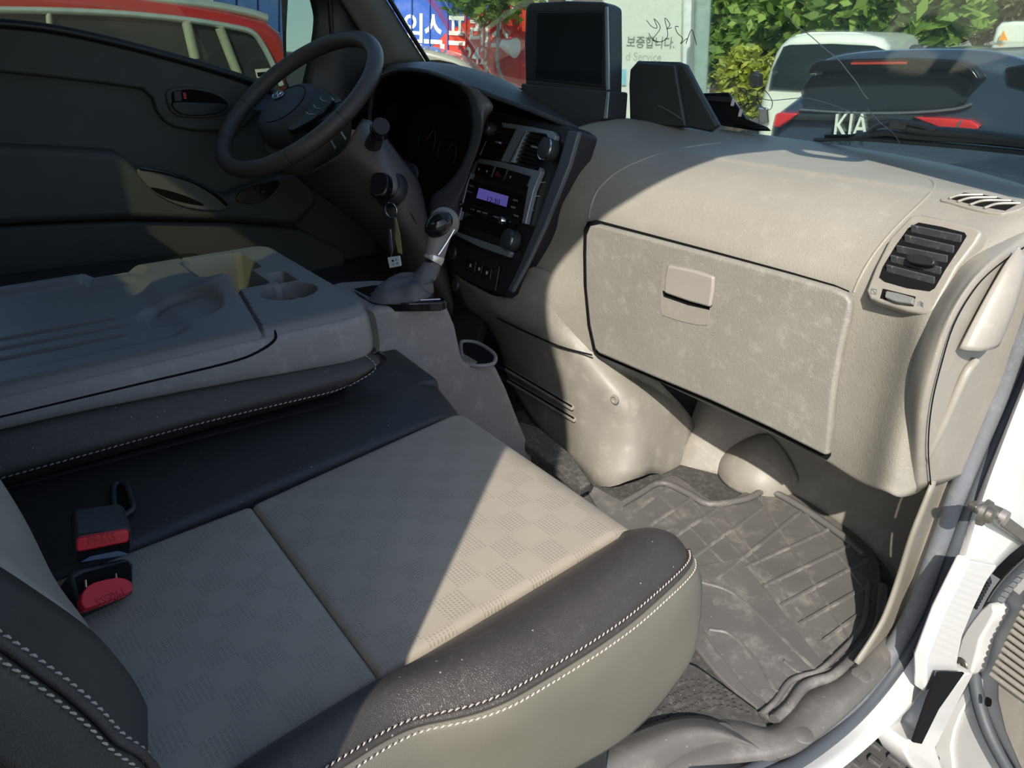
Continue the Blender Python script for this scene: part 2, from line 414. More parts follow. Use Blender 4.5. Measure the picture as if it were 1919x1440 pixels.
# passenger door opening: rear pillar, header and front pillar in one ring
ring = [(.84, -.05, .50), (.84, -.05, .9), (.84, -.036, 1.23), (.84, -.034, 1.52), (.835, -.05, 1.73), (.79, -.06, 1.87), (.76, -.01, 1.925), (.745, .135, 1.90), (.74, .252, 1.87), (.74, .40, 1.855), (.74, .51, 1.86), (.74, .64, 1.84), (.725, .80, 1.68), (.72, .88, 1.55), (.71, 1.0, 1.29)]
outer = [(.82, -.46, .50), (.82, -.46, .9), (.82, -.46, 1.23), (.81, -.46, 1.52), (.79, -.46, 1.73), (.76, -.46, 2.0), (.74, -.2, 2.07), (.73, .0, 2.07), (.73, .2, 2.07), (.72, .40, 2.07), (.72, .58, 2.06), (.72, .82, 1.99), (.715, 1.0, 1.80), (.71, 1.10, 1.66), (.70, 1.24, 1.34)]
R = cat(ring, 4); O = cat(outer, 4); vs = []
for a, b in zip(R, O): vs += [a, b]
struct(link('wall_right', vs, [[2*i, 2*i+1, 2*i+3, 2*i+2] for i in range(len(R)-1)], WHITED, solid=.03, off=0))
# driver side: pillar trim, header above the door window
lp = [Q(713, 132, x=-.715), Q(690, 82, x=-.705), Q(639, 0, x=-.69), Q(560, -130, x=-.66)]
rp = [Q(800, 120, x=-.70), Q(762, 60, x=-.69), Q(722, -4, x=-.68), Q(640, -130, x=-.65)]
mp = [(a+b)/2+V((.018, -.012, .01)) for a, b in zip(lp, rp)]
pt = struct(grid('trim_1', [lp, mp, rp], PILLAR, None, 5, .012))
tube('edge_seal', [p+V((.004, .004, .004)) for p in rp], .0055, BLACKP, pt, n=5)
struct(grid('trim_2', [[p+V((-.03, -.004, 0)) for p in [Q(575, 175, x=-.74), Q(600, 60, x=-.735), Q(596, 0, x=-.73), Q(560, -120, x=-.70)]],
                [Q(640, 240, x=-.74), Q(640, 90, x=-.74), Q(632, 0, x=-.735), Q(585, -120, x=-.70)],
                [p+V((0, .005, 0)) for p in [Q(740, 230, x=-.74), Q(722, 130, x=-.74), Q(650, 0, x=-.735), Q(600, -120, x=-.70)]]], BLACKP, None, 4, .02))
struct(tube('trim_3', [Q(632, 240, x=-.735), Q(628, 150, x=-.735), Q(622, 60, x=-.73), Q(612, -30, x=-.72), Q(560, -130, x=-.70)], .006, BLACKP, n=4))
struct(box3('wall_left', -.80, -.72, -.46, .62, 1.88, 2.07, PILLAR))
box3('rear_post', -.82, -.76, -.46, -.16, .5, 1.93, PILLAR, bevel=.01)
bpy.data.objects['rear_post'].name = 'trim_4'; bpy.data.objects['trim_4']['kind'] = 'structure'
# windshield pane: bowed glass from the roof edge down to the cowl
rows = []
for k, (y, z, bow) in enumerate([(.60, 2.05, .04), (.88, 1.72, .07), (1.08, 1.48, .09), (1.24, 1.28, .10), (1.30, 1.20, .10)]):
    rows.append([V((x, y+bow*(1-(x/.74)**2)+.0, z)) for x in (-.72, -.5, -.25, 0, .25, .5, .71)])
ws = struct(grid('window_2', rows, WSGLASS, None, 4, .004))
# crack lines and wiper-scratch squiggles in the pane
def on_ws(u, v):
    lo, hi = .3, 2.6; d = ray(u, v)
    for _ in range(40):
        m_ = (lo+hi)/2; p = CAM+d*m_
        f = (1.93-p.z)/(1.93-1.20); yy = .70+f*.60+(.05+.05*f)*(1-(p.x/.74)**2)-.006
        if p.y > yy: hi = m_
        else: lo = m_
    return CAM+d*lo
CRK = mat('crack_line', (.25, .28, .3), .3)
CRKD = mat('pen_line', (.02, .025, .03), .5)
for pts, m_ in (([(1470, 18), (1490, 45), (1520, 68), (1545, 90), (1572, 112), (1590, 135), (1606, 155), (1616, 172), (1627, 186)], CRK),
            ([(1415, 182), (1445, 188), (1475, 186), (1510, 184), (1545, 192), (1580, 204), (1610, 216), (1625, 222)], CRK),
            ([(1627, 205), (1650, 230), (1675, 250), (1690, 275), (1697, 282)], CRK),
            ([(1212, 38), (1222, 50), (1232, 52), (1226, 35), (1238, 52), (1224, 74), (1234, 80)], CRKD),
            ([(1216, 62), (1224, 74), (1240, 78), (1252, 66), (1246, 34), (1256, 46), (1250, 54), (1259, 52)], CRKD),
            ([(1272, 50), (1266, 50), (1270, 62), (1280, 72), (1276, 82), (1288, 72), (1286, 82), (1296, 56), (1302, 70), (1306, 84)], CRKD),
            ([(1388, 168), (1384, 180), (1390, 196), (1398, 202), (1404, 196), (1398, 176), (1388, 168)], CRKD),
            ([(1420, 172), (1420, 188), (1432, 203), (1444, 205), (1448, 192), (1440, 176), (1428, 166), (1420, 172)], CRKD)):
    tube('crack' if m_ is CRK else 'pen_scrawl', [on_ws(*p) for p in pts], .0007, m_, ws, k=5, n=4)
# black band along the foot of the windshield, outside cowl panel
struct(grid('trim_5', [[V((x, 1.21+.16*(1-(x/.74)**2)*1.0+.0, 1.228+.03*max(0, -x))) for x in (-.74, -.4, 0, .4, .74)],
                [V((x, 1.33+.12*(1-(x/.74)**2), 1.215)) for x in (-.74, -.4, 0, .4, .74)],
                [V((x, 1.50+.10*(1-(x/.74)**2), 1.14)) for x in (-.74, -.4, 0, .4, .74)],
                [V((x, 1.56+.10*(1-(x/.74)**2), .4)) for x in (-.78, -.4, 0, .4, .78)]], BLACKP, None, 4, .004))
struct(box3('wall_front', -.76, .74, 1.13, 1.16, .5, 1.23, LOWER))

# ================================================================== DRIVER DOOR
XD = -.78
DP = Pl((XD, 0, 0), (1, 0, 0))
door = bpy.data.objects.new('door_1', None); COL.objects.link(door); door.location = (XD, .3, .7); door['kind'] = 'structure'
top = [(-160, 36), (0, 45), (75, 52), (150, 65), (240, 86), (330, 110), (405, 132), (480, 158), (560, 205), (640, 262), (700, 330)]
slab('inner_panel', top+[(720, 470), (600, 640), (100, 640), (-200, 640)], DP, -.04, 0, GREENISH, door, bevel=.004)
step = [(490, 208), (462, 238), (425, 248), (370, 247), (330, 240), (308, 228), (293, 208), (286, 185), (268, 168), (200, 158), (100, 146), (0, 136), (-160, 128)]
slab('upper_pad', [(-160, 41)]+[(u, v+5) for u, v in top[1:9]]+[(520, 200)]+step, DP, -.002, .014, GREENISH, door, bevel=.009, seg=3)
tube('belt_molding', [DP.at(u, v-1, .012) for u, v in top], .009, BLACKP, door, n=3)
pod = [(-200, 262), (0, 272), (120, 278), (215, 283), (240, 298), (258, 318), (300, 322), (350, 334), (395, 354), (425, 366), (470, 350), (520, 330), (580, 322), (600, 380), (560, 425), (430, 416), (240, 412), (0, 424), (-200, 430)]
slab('armrest_pod', pod, DP, -.002, .055, GREENISH, door, bevel=.018, seg=4)
slab('pull_grip', [(258, 318), (300, 322), (350, 334), (395, 354), (428, 378), (428, 392), (400, 396), (350, 390), (305, 372), (275, 348)], DP, .05, .062, DOORLT, door, n=3, bevel=.004)
slab('grip_slot', [(282, 352), (310, 356), (350, 368), (384, 385), (350, 381), (310, 370)], DP, .0622, .0632, DARK, door, n=3, bevel=0)
tube('grip_trim', [DP.at(u, v, .063) for u, v in [(262, 315), (310, 324), (365, 342), (405, 366), (426, 385)]], .004, GLOSSB, door, n=4)
slab('switch_panel', [(445, 378), (450, 362), (480, 348), (515, 338), (525, 345), (505, 370), (475, 383)], DP, .05, .060, GLOSSB, door, n=3, bevel=.002)
for (u, v) in ((482, 352), (493, 360)):
    p = DP.at(u, v, .062); boxw('window_switch', p, (.012, .014, .008), BLACKP, door)
slab('lower_bin', [(-200, 430), (0, 424), (240, 414), (430, 418), (560, 428), (650, 470), (640, 640), (-200, 640)], DP, -.002, .028, GREENISH, door, bevel=.01)
slab('handle_bezel', [(312, 175), (325, 165), (360, 163), (400, 170), (430, 186), (433, 203), (415, 218), (370, 222), (335, 218), (318, 204)], DP, .008, .021, GREENISH, door, n=4, bevel=.004, seg=3)
slab('handle_recess', [(322, 176), (332, 170), (360, 168), (398, 175), (424, 189), (426, 202), (410, 213), (370, 217), (340, 214), (326, 202)], DP, .0212, .0218, DARK, door, n=4, bevel=0)
hl = slab('release_lever', [(324, 193), (370, 192), (425, 196), (424, 205), (410, 213), (370, 217), (338, 213)], DP, .021, .030, BLACKP, door, n=4, bevel=.003)
slab('lock_button', [(326, 172), (340, 170), (342, 190), (328, 190)], DP, .021, .028, BLACKP, door, bevel=.001)
slab('lock_mark', [(343, 173), (349, 174), (351, 186), (345, 186)], DP, .021, .026, mat('lock_red', (.5, .03, .03), .5), door, bevel=.001)
win = slab('window_pane', [(-160, 40)]+[(u, v+4) for u, v in top[1:10]]+[(560, -140), (-160, -140)], Pl((XD-.02, 0, 0), (1, 0, 0)), -.002, .001, TINT, door, bevel=0)
# outer door mirror
MP = Pl((-1.0, .95, 1.45), (.55, -.80, .075))
mir = thing('door_mirror', 'black framed exterior mirror beyond the driver window showing blue sky', 'mirror', MP.at(565, 90, -.03))
slab('mirror_housing', [(527, -60), (526, 0), (528, 60), (533, 160), (560, 215), (612, 180), (612, 0), (605, -60)], MP, -.08, -.002, BLACKP, mir, bevel=.006)
MIRR = mat('mirror_glass', (.72, .80, .85), .02, metal=1., var=.0)
slab('mirror_glass', [(545, -50), (540, 0), (537, 60), (537, 150), (560, 200), (601, 175), (601, 0), (596, -50)], MP, -.001, .001, MIRR, mir, bevel=0)
tube('mirror_arm', [MP.at(590, 190, -.04), V((-.86, .93, 1.28)), V((-.80, .90, 1.25))], .014, BLACKP, mir, n=4)

# ================================================================== PASSENGER SIDE BODY
SB = thing('body_frame', 'white painted door opening frame at the right edge of the cab', 'car body', (.79, .8, .5))
# weather strip round the opening: ribbed inner bead and outer lip
wsp = [(1990, 500, .765), (1940, 620, .765), (1905, 715, .765), (1868, 800, .765), (1815, 925, .765), (1772, 1040, .765), (1735, 1140, .765), (1695, 1215, .765), (1640, 1292, .765), (1578, 1358, .765), (1500, 1418, .766), (1420, 1462, .768), (1330, 1500, .77)]
wp = [V((.712, 1.20, 1.42)), V((.735, 1.10, 1.30))]+[Q(u, v, x=x) for u, v, x in wsp]
wst = bpy.data.objects.new('weatherstrip', None); COL.objects.link(wst); wst.location = wp[7]
props(wst, 'grey rubber weatherstrip running down the right door opening', 'seal')
tube('inner_bead', [p+V((-.008, -.010, .002)) for p in wp], .011, SEAL, wst, k=12, n=5)
tube('outer_lip', [p+V((.004, .008, .0)) for p in wp], .0085, mat('dark_rubber', (.06, .068, .078), .55), wst, k=10, n=5)
ribs = cat([p+V((.008, .004, .002)) for p in wp[7:10]], 6)
for i, p in enumerate(ribs[1:]):
    a = (ribs[i+1]-ribs[i]).normalized(); boxw('rib', p+V((.004, 0, 0)), (.004, .010, .0012), SEAL, wst, [V((1, 0, 0)), a.cross(V((1, 0, 0))), a], bevel=0)
# white sheet metal beside the strip, curving out to the hinge pillar
e0 = [p+V((.004, .012, -.006)) for p in wp]
e1 = [V((.74, 1.26, 1.44)), V((.765, 1.17, 1.32))]+[Q(u, v, x=.79) for u, v in [(2020, 520), (1975, 640), (1940, 735), (1905, 820), (1860, 930), (1822, 1040), (1785, 1140), (1745, 1230), (1690, 1305), (1630, 1370), (1555, 1430), (1475, 1480), (1370, 1530)]]
e2 = [V((.76, 1.42, 1.44)), V((.79, 1.36, 1.32))]+[Q(u, v, x=.80) for u, v in [(2200, 560), (2150, 680), (2100, 800), (2040, 900), (1960, 985), (1872, 1060), (1815, 1150), (1770, 1245), (1715, 1318), (1650, 1380), (1580, 1440), (1500, 1495), (1390, 1550)]]
grid('sheet_metal', [e0, e1, e2], WHITE, SB, 4, .003)
HPl = Pl((.80, 0, 0), (1, 0, 0))
slab('hinge_pillar', [(1872, 1060), (1850, 1090), (1826, 1140), (1806, 1190), (1796, 1240), (1800, 1262), (1790, 1268), (1755, 1262), (1752, 1285), (1735, 1300), (1735, 1240), (1770, 1150), (1820, 1050)], HPl, -.004, .012, WHITE, SB, bevel=.004)
slab('sill_flange', [(1745, 1262), (1725, 1290), (1690, 1330), (1660, 1372), (1690, 1385), (1702, 1395), (1745, 1300), (1782, 1262)], HPl, -.02, -.01, WHITED, SB, bevel=.004)
slab('lower_flange', [(1702, 1392), (1728, 1375), (1760, 1320), (1812, 1262), (1826, 1262), (1790, 1330), (1755, 1400), (1770, 1450), (1745, 1470), (1710, 1440), (1695, 1410)], HPl, -.03, .015, WHITE, SB, bevel=.004)
slab('opening_shade', [(1760, 1262), (1808, 1262), (1760, 1330), (1728, 1395), (1712, 1392), (1740, 1310)], HPl, .018, .021, DARK, SB, bevel=0)  # flat sheet before the pillar, shade of the opening put into its dark colour
lathe('mount_bolt', [(.004, .003), (.009, .0025), (.010, 0)], Q(1742, 1300, x=.76), (1, 0, 0), WHITED, SB, 12)
# check strap
cs = thing('door_check_strap', 'metal door check strap bolted to the white door pillar', 'hinge', Q(1845, 960, x=.80))
CP = Pl((.80, 0, 0), (1, 0, 0))
METD = mat('greasy_metal', (.13, .125, .11), .4, metal=.6, dirt=((.3, .22, .1), 60, .5))
slab('strap_bracket', [(1832, 950), (1845, 945), (1865, 948), (1885, 955), (1893, 967), (1885, 978), (1865, 975), (1845, 970), (1832, 962)], CP, -.002, .008, METD, cs, n=3, bevel=.002)
lathe('strap_bolt', [(.003, .012), (.009, .011), (.010, .006), (.015, .005), (.016, 0)], CP.at(1842, 960, .008), (1, 0, .0), METD, cs, 18)
lathe('strap_pin', [(.004, .008), (.009, .007), (.010, 0)], CP.at(1876, 968, .008), (1, 0, .0), mat('worn_metal', (.25, .24, .22), .45, metal=.5), cs, 18)
slab('strap_arm', [(1870, 975), (1890, 968), (1960, 1020), (1990, 1060), (1970, 1060), (1920, 1018), (1880, 990)], CP, .002, .012, METD, cs, bevel=.002)

# ================================================================== OPEN PASSENGER DOOR
OP = Pl((.86, 1.08, .8), (-.36, -.93, .05))
od = bpy.data.objects.new('door_2', None); COL.objects.link(od); od.location = OP.at(1880, 1300); od['kind'] = 'structure'
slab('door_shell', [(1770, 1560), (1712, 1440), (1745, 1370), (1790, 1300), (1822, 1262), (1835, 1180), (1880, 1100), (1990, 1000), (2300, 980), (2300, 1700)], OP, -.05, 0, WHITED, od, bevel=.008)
slab('pressed_edge', [(1765, 1470), (1752, 1400), (1775, 1350), (1808, 1292), (1826, 1270), (1830, 1285), (1800, 1340), (1782, 1400), (1790, 1470)], OP, 0, .006, WHITE, od, n=2, bevel=.003)
sl = [(1985, 1010), (1935, 1048), (1890, 1092), (1858, 1140), (1836, 1195), (1826, 1250), (1832, 1305), (1850, 1365), (1880, 1425), (1920, 1490)]
tube('door_seal', [OP.at(u, v, .008) for u, v in sl], .010, mat('dark_rubber', (.06, .068, .078), .55), od, n=5, k=10)
tube('seal_rim', [OP.at(u-8, v-3, .014) for u, v in sl], .0035, SEAL, od, n=5)
for i, p in enumerate(cat([OP.at(u+9, v+2, .010) for u, v in sl[1:6]], 5)):
    boxw('seal_tooth', p, (.010, .010, .010), SEAL, od, bevel=.002)
slab('door_trim', [(2000, 1080), (1950, 1105), (1908, 1150), (1880, 1200), (1866, 1255), (1866, 1310), (1880, 1370), (1905, 1430), (1940, 1500), (2300, 1500), (2300, 1080)], OP, .0, .022, DASHS, od, bevel=.006)
for i in range(14):
    a = (1862+ i*5.8 if i > 2 else 1868+i*3, 1258-i*12.5); 
    u0, v0 = 1858+i*5.6, 1264-i*11.6
    tube('grille_slat', [OP.at(u0, v0, .026), OP.at(u0+60, v0+44, .026), OP.at(u0+200, v0+146, .026)], .0042, DASHS, od, k=8)
slab('trim_clip_hole', [(1842+6, 1307), (1858, 1312), (1856, 1325), (1846, 1322)], OP, .0225, .0235, DARK, od, n=2, bevel=0)
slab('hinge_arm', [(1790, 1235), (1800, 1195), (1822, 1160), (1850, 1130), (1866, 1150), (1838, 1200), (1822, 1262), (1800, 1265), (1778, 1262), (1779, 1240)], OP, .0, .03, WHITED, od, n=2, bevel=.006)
lathe('hinge_screw', [(.003, .001), (.004, .003), (.010, .002), (.011, 0)], OP.at(1803, 1246, .031), OP.n, METD, od, 14)
for i in range(9):
    p = OP.at(1868-i*3.3, 1090+i*6, .0); lathe('cable_boot_fold', [(.010, 0), (.017, .003), (.010, .006)], p+V((-.02, -.0, 0)), (.6, .3, .75), BLACKP, od, 14)
# ================================================================== BOARDING STEP
st = thing('boarding_step', 'black tread step plate below the white sill', 'step', Q(1660, 1430, z=.35))
SPl = Pl((0, 0, .35), (0, 0, 1))
STEPM = mat('step_plastic', (.075, .073, .07), .6, bump=.3, dirt=((.25, .24, .22), 30, .5))
slab('step_base', [(1480, 1520), (1560, 1440), (1620, 1375), (1665, 1340), (1725, 1345), (1735, 1360), (1740, 1420), (1760, 1470), (1760, 1560), (1560, 1600)], SPl, -.05, 0, STEPM, st, bevel=.006)
slab('step_recess', [(1655, 1350), (1668, 1338), (1690, 1342), (1722, 1352), (1722, 1362), (1690, 1360), (1655, 1372)], SPl, .0, .03, BLACKP, st, bevel=.003)
c0 = Q(1640, 1400, z=.35)
for i in range(-4, 7):
    for j in range(-3, 5):
        p = c0+V((i*.034-.0+(j % 2)*.017, j*.030, .004))
        u, v = 0, 0
        boxw('tread_block', p, (.022, .012, .008), STEPM, st, bevel=.002)

# assist grip on the front pillar (above the frame; it throws the looped shadow on the dash)
def trace(u, v, z, x):
    p = Q(u, v, z=z); k = (p.x-x)/SUN_DIR.x; return p-SUN_DIR*k
gh = thing('assist_grip', 'grey plastic assist grip fixed along the passenger windshield pillar', 'handle', trace(1540, 290, 1.258, .66))
gp = [trace(u, v, 1.258, .66) for u, v in [(1474, 262), (1484, 282), (1505, 294), (1550, 300), (1590, 303), (1608, 297), (1622, 284)]]
tube('grip_loop', gp, .015, PILLAR, gh, k=10, n=4)
for q in (gp[0], gp[-1]): boxw('grip_foot', q+V((.012, .004, .01)), (.03, .04, .03), PILLAR, gh, bevel=.006)

# ================================================================== DASHBOARD
dash = thing('dashboard', 'taupe plastic dashboard with glove box, air vents and centre stack', 'dashboard', (.3, .95, 1.1))
ST = [(0, 1.08, 1.296), (.06, 1.21, 1.278), (.18, 1.315, 1.262), (.37, 1.355, 1.252), (.50, 1.31, 1.250), (.61, 1.235, 1.250), (.70, 1.15, 1.250)]
def frontedge(x):
    for a, b in zip(ST, ST[1:]):
        if x <= b[0]:
            t = max(0, (x-a[0])/(b[0]-a[0])); return a[1]+(b[1]-a[1])*t, a[2]+(b[2]-a[2])*t
    return ST[-1][1], ST[-1][2]
PROF = [(1.03, 1.268), (.975, 1.264), (.925, 1.252), (.885, 1.228), (.862, 1.195), (.850, 1.162), (.846, 1.10), (.846, 1.02), (.850, .945), (.858, .925), (.90, .915), (.99, .925)]
LX = [-.04, -.03, -.03, -.035, -.045, -.055, -.07, -.085, -.10, -.12, -.13, -.13, -.13]
cols = []
XS = [0, .03, .08, .18, .32, .46, .58, .66]
rows = [[] for _ in range(13)]
for k, x0 in enumerate(XS):
    fy, fz = frontedge(x0)
    pr = [(fy, fz)]+PROF
    for r, (y, z) in enumerate(pr):
        x = x0+(LX[r])*(1-min(1, x0/.12))
        dz = .030*max(0, 1-x0/.14)**1.5 if r in (1, 2, 3, 4) else 0
        if r in (7, 8) : y = y+.0
        # shallow step round the lid field above the glove box
        if .12 < x0 < .60 and r in (3, 4, 5): z -= .003
        if x0 < .1 and r >= 8: y -= .02
        if x0 > .6 and r >= 4: y -= (.004, .010, .015, .015, .015, .015, .015, .015, 0)[r-4] if r < 13 else 0
        rows[r].append(V((x, y, z+dz)))
# ridge and side return at the right end
for (x0, dy, dzz) in ((.708, -.012, .0), (.728, .0, -.004), (.744, .045, -.012), (.752, .12, -.03), (.756, .20, -.06)):
    fy, fz = frontedge(.7); pr = [(fy, fz)]+PROF
    for r, (y, z) in enumerate(pr):
        yy = y+dy+(-.030 if r >= 6 and r <= 10 else -.015 if r in (4, 5) else 0); zz = z+dzz*(1 if r < 4 else .2)
        if r >= 9: zz += .02 + (.03 if x0 > .735 else 0)
        if x0 > .74 and r < 4: yy = min(yy, 1.12)
        rows[r].append(V((x0-.012*(r < 2), yy, zz)))
dpad = grid('dash_pad', rows, DASH, dash, 5, .003)
DH = surf(dpad)
cr = [DH(u, v, -.0012)[0] for u, v in [(1600, 548), (1612, 520), (1632, 485), (1660, 448), (1690, 415), (1722, 384), (1744, 362), (1752, 348), (1746, 338), (1730, 332)]]
tube('lid_crease', [q for q in cr if q], .0024, DASH, dash, n=4, k=8)
cr = [DH(u, v, -.0012)[0] for u, v in [(1104, 410), (1108, 385), (1118, 360), (1140, 335), (1175, 312), (1225, 292), (1290, 276), (1350, 268)]]
tube('lid_crease', [q for q in cr if q], .0030, DASH, dash, n=4, k=8)
# raised lid field line above the glove box
lid = [(1112, 405), (1125, 365), (1160, 322), (1220, 290), (1310, 272)]
# glove box door
GP = Pl((.36, .842, 1.05), (0, -1, .02))
gl = [(1104, 424), (1120, 421), (1200, 442), (1340, 479), (1480, 517), (1560, 540), (1586, 551), (1596, 566), (1592, 590), (1575, 660), (1562, 740), (1553, 850), (1547, 857), (1440, 803), (1330, 752), (1220, 706), (1122, 664), (1114, 656), (1104, 610), (1097, 540), (1096, 480), (1097, 440)]
slab('glove_gap', [(u+(u-1340)*.012, v+(v-640)*.022+(-3.5 if v < 600 else 1)) for u, v in gl], GP, .0015, .0040, DARK, dash, bevel=0)
gd = slab('glove_box_door', gl, GP, .003, .016, DASH2, dash, bevel=.006, seg=4)
slab('latch_recess', [(1241, 505), (1250, 494), (1300, 505), (1334, 516), (1336, 530), (1329, 600), (1320, 610), (1290, 606), (1250, 594), (1238, 580)], GP, .0163, .0172, DASHS, gd, n=2, bevel=.0006)
slab('latch_shadow_gap', [(1242, 545), (1244, 556), (1290, 572), (1330, 581), (1330, 570), (1290, 562)], GP, .0173, .0180, DARK, gd, bevel=0)
slab('latch_handle', [(1250, 497), (1300, 507), (1337, 519), (1336, 545), (1330, 577), (1290, 566), (1244, 550), (1245, 520)], GP, .018, .026, mat('latch_taupe', (.30, .275, .245), .4, var=.03), gd, bevel=.004, seg=3)
# side air vent on the sloping corner
A_, B_, C_ = Q(1705, 412, y=.885), Q(1830, 432, y=.875), Q(1640, 566, y=.826)
VN = (B_-A_).cross(C_-A_).normalized()
if VN.y > 0: VN = -VN
VP_ = Pl(A_+VN*.0, VN)
vb = slab('side_vent_bezel', [(1706, 404), (1728, 401), (1790, 415), (1832, 426), (1841, 434), (1830, 455), (1795, 500), (1770, 545), (1752, 580), (1736, 590), (1700, 584), (1650, 568), (1630, 562), (1622, 546), (1640, 500), (1668, 445)], VP_, -.012, .006, DASHS, dash, bevel=.004, seg=3)
slab('vent_mouth', [(1722, 417), (1765, 425), (1808, 436), (1812, 442), (1795, 470), (1772, 505), (1752, 540), (1742, 546), (1700, 540), (1658, 528), (1648, 520), (1655, 500), (1678, 462), (1702, 428)], VP_, .0062, .0068, DARK, vb, bevel=0)
for i, (l, r) in enumerate([((1708, 432), (1802, 452)), ((1696, 450), (1788, 472)), ((1681, 470), (1776, 490)), ((1670, 488), (1764, 512)), ((1662, 506), (1752, 530))]):
    a, b = VP_.at(*l, .007), VP_.at(*r, .007); ax = (b-a).normalized(); tl = (VP_.n*.55+V((0, 0, .84))).normalized(); bb = ax.cross(tl).normalized()
    boxw('vent_blade', (a+b)/2-VP_.n*.000, ((b-a).length, .014, .0022), VENTB, vb, [ax, (VP_.n*.75-ax.cross(VP_.n)*.66*(1 if ax.cross(VP_.n).z < 0 else -1)).normalized(), ax.cross((VP_.n*.75-ax.cross(VP_.n)*.66*(1 if ax.cross(VP_.n).z < 0 else -1)).normalized())], bevel=.0008)
slab('blade_knob', [(1700, 478), (1722, 476), (1748, 482), (1752, 490), (1745, 497), (1720, 495), (1700, 489)], VP_, .006, .018, BLACKP, vb, n=3, bevel=.002)
slab('wheel_slot', [(1655, 541), (1716, 556), (1712, 574), (1650, 559)], VP_, .0062, .007, DARK, vb, bevel=0)
slab('thumb_wheel', [(1660, 544), (1685, 549), (1713, 557), (1710, 570), (1680, 566), (1657, 557)], VP_, .0065, .013, mat('knurled_grey', (.22, .22, .21), .4, bump=1.0, bs=900, kind='leather'), vb, bevel=.002)
for k in range(3):
    tube('vent_mark', [VP_.at(1720+k*0, 567+k*3, .0066), VP_.at(1725, 565+k*3.2, .0066), VP_.at(1731, 569+k*3.2, .0066)], .0005, SILV, vb, k=5, n=3)
tube('vent_mark', [VP_.at(*p, .0066) for p in [(1634, 541), (1644, 543), (1643, 552), (1633, 550), (1634, 541), (1643, 552)]], .0004, SILV, vb, k=5)
# defroster grille on top
h_, hn = DH(1845, 376)
TP = Pl(h_+hn*.0005, hn)
db = slab('defroster_surround', [(1762, 372), (1806, 356), (1850, 358), (1919, 378), (1930, 384), (1880, 400), (1830, 392), (1780, 378)], TP, -.002, .0035, DASHS, dash, n=2, bevel=.0015)
slab('defroster_slot', [(1808, 361), (1850, 366), (1912, 380), (1885, 394), (1830, 385), (1778, 371)], TP, .0037, .0042, DARK, db, bevel=0)
for a, m_, b in (((1779, 372), (1800, 366), (1842, 365)), ((1795, 378), (1820, 371), (1868, 370)), ((1818, 384), (1845, 376), (1895, 376)), ((1845, 390), (1870, 382), (1912, 381))):
    tube('defroster_rib', [TP.at(*a, .005), TP.at(*m_, .006), TP.at(*b, .005)], .0016, DASHS, db, k=6, n=4)
# side cap with moulded bulge
cp = [[Q(u, v, x=x) for u, v in r] for x, r in [
    (.716, [(1985, 392), (1919, 420), (1832, 474), (1782, 537), (1745, 604), (1720, 670), (1703, 754), (1697, 840), (1697, 921)]),
    (.735, [(1990, 412), (1919, 440), (1845, 492), (1800, 545), (1766, 606), (1744, 670), (1724, 754), (1718, 840), (1720, 922)]),
    (.744, [(1995, 430), (1919, 462), (1855, 508), (1818, 552), (1788, 608), (1768, 672), (1748, 756), (1741, 840), (1746, 914)]),
    (.752, [(2020, 450), (1950, 500), (1895, 560), (1865, 620), (1838, 680), (1815, 740), (1790, 800), (1775, 850), (1772, 905)]),
    (.757, [(2060, 480), (2000, 540), (1945, 610), (1915, 670), (1890, 725), (1865, 780), (1840, 830), (1820, 865), (1805, 890)])]]
pxr = [(1985, 392), (1919, 420), (1832, 474), (1782, 537), (1745, 604), (1720, 670), (1703, 754), (1697, 840), (1697, 921)]
lipc = []
for (u, v), q in zip(pxr, cp[0]):
    hq = DH(u-15, v-2, -.004)[0]
    lipc.append(hq if hq and (hq-q).length < .07 else q+V((-.012, .012, 0)))
cp = [lipc]+cp
tube('cap_parting_line', [Q(u, v, x=.7465) for u, v in [(1985, 430), (1916, 466), (1854, 512), (1817, 556), (1787, 611), (1767, 674), (1747, 757), (1740, 838), (1745, 912)]], .0008, DARK, dash, n=4, k=6)
tube('cap_rib', [Q(u, v, x=x) for u, v, x in [(1829, 676, .754), (1808, 705, .753), (1770, 790, .749), (1735, 860, .740), (1706, 915, .722)]], .005, DASHS, dash, n=4, k=8)
grid('side_cap', cp, DASHS, dash, 5, .003)
bl = []
for j in range(7):
    a = j/6*math.pi/2; ring_ = []
    for i in range(9):
        b = math.pi*(i/8)
        ring_.append((math.cos(b), math.sin(b), a))
    bl.append(ring_)
bc = Q(1826, 640, x=.752)
rows = []
for t in [0, .2, .45, .7, .88, 1.0]:     # from the flat cut at the bottom up to the blended tip
    w_ = .033*math.sqrt(max(0, 1-t**1.6)); h_ = .022*math.sqrt(max(0, 1-t**2)); 
    rows.append([bc+V((h_*math.sin(math.pi*s), -w_*math.cos(math.pi*s)+.045*t, .095*t)) for s in [0, .12, .3, .5, .7, .88, 1]])
grid('hose_bulge', rows, DASHS, dash, 4, .002)

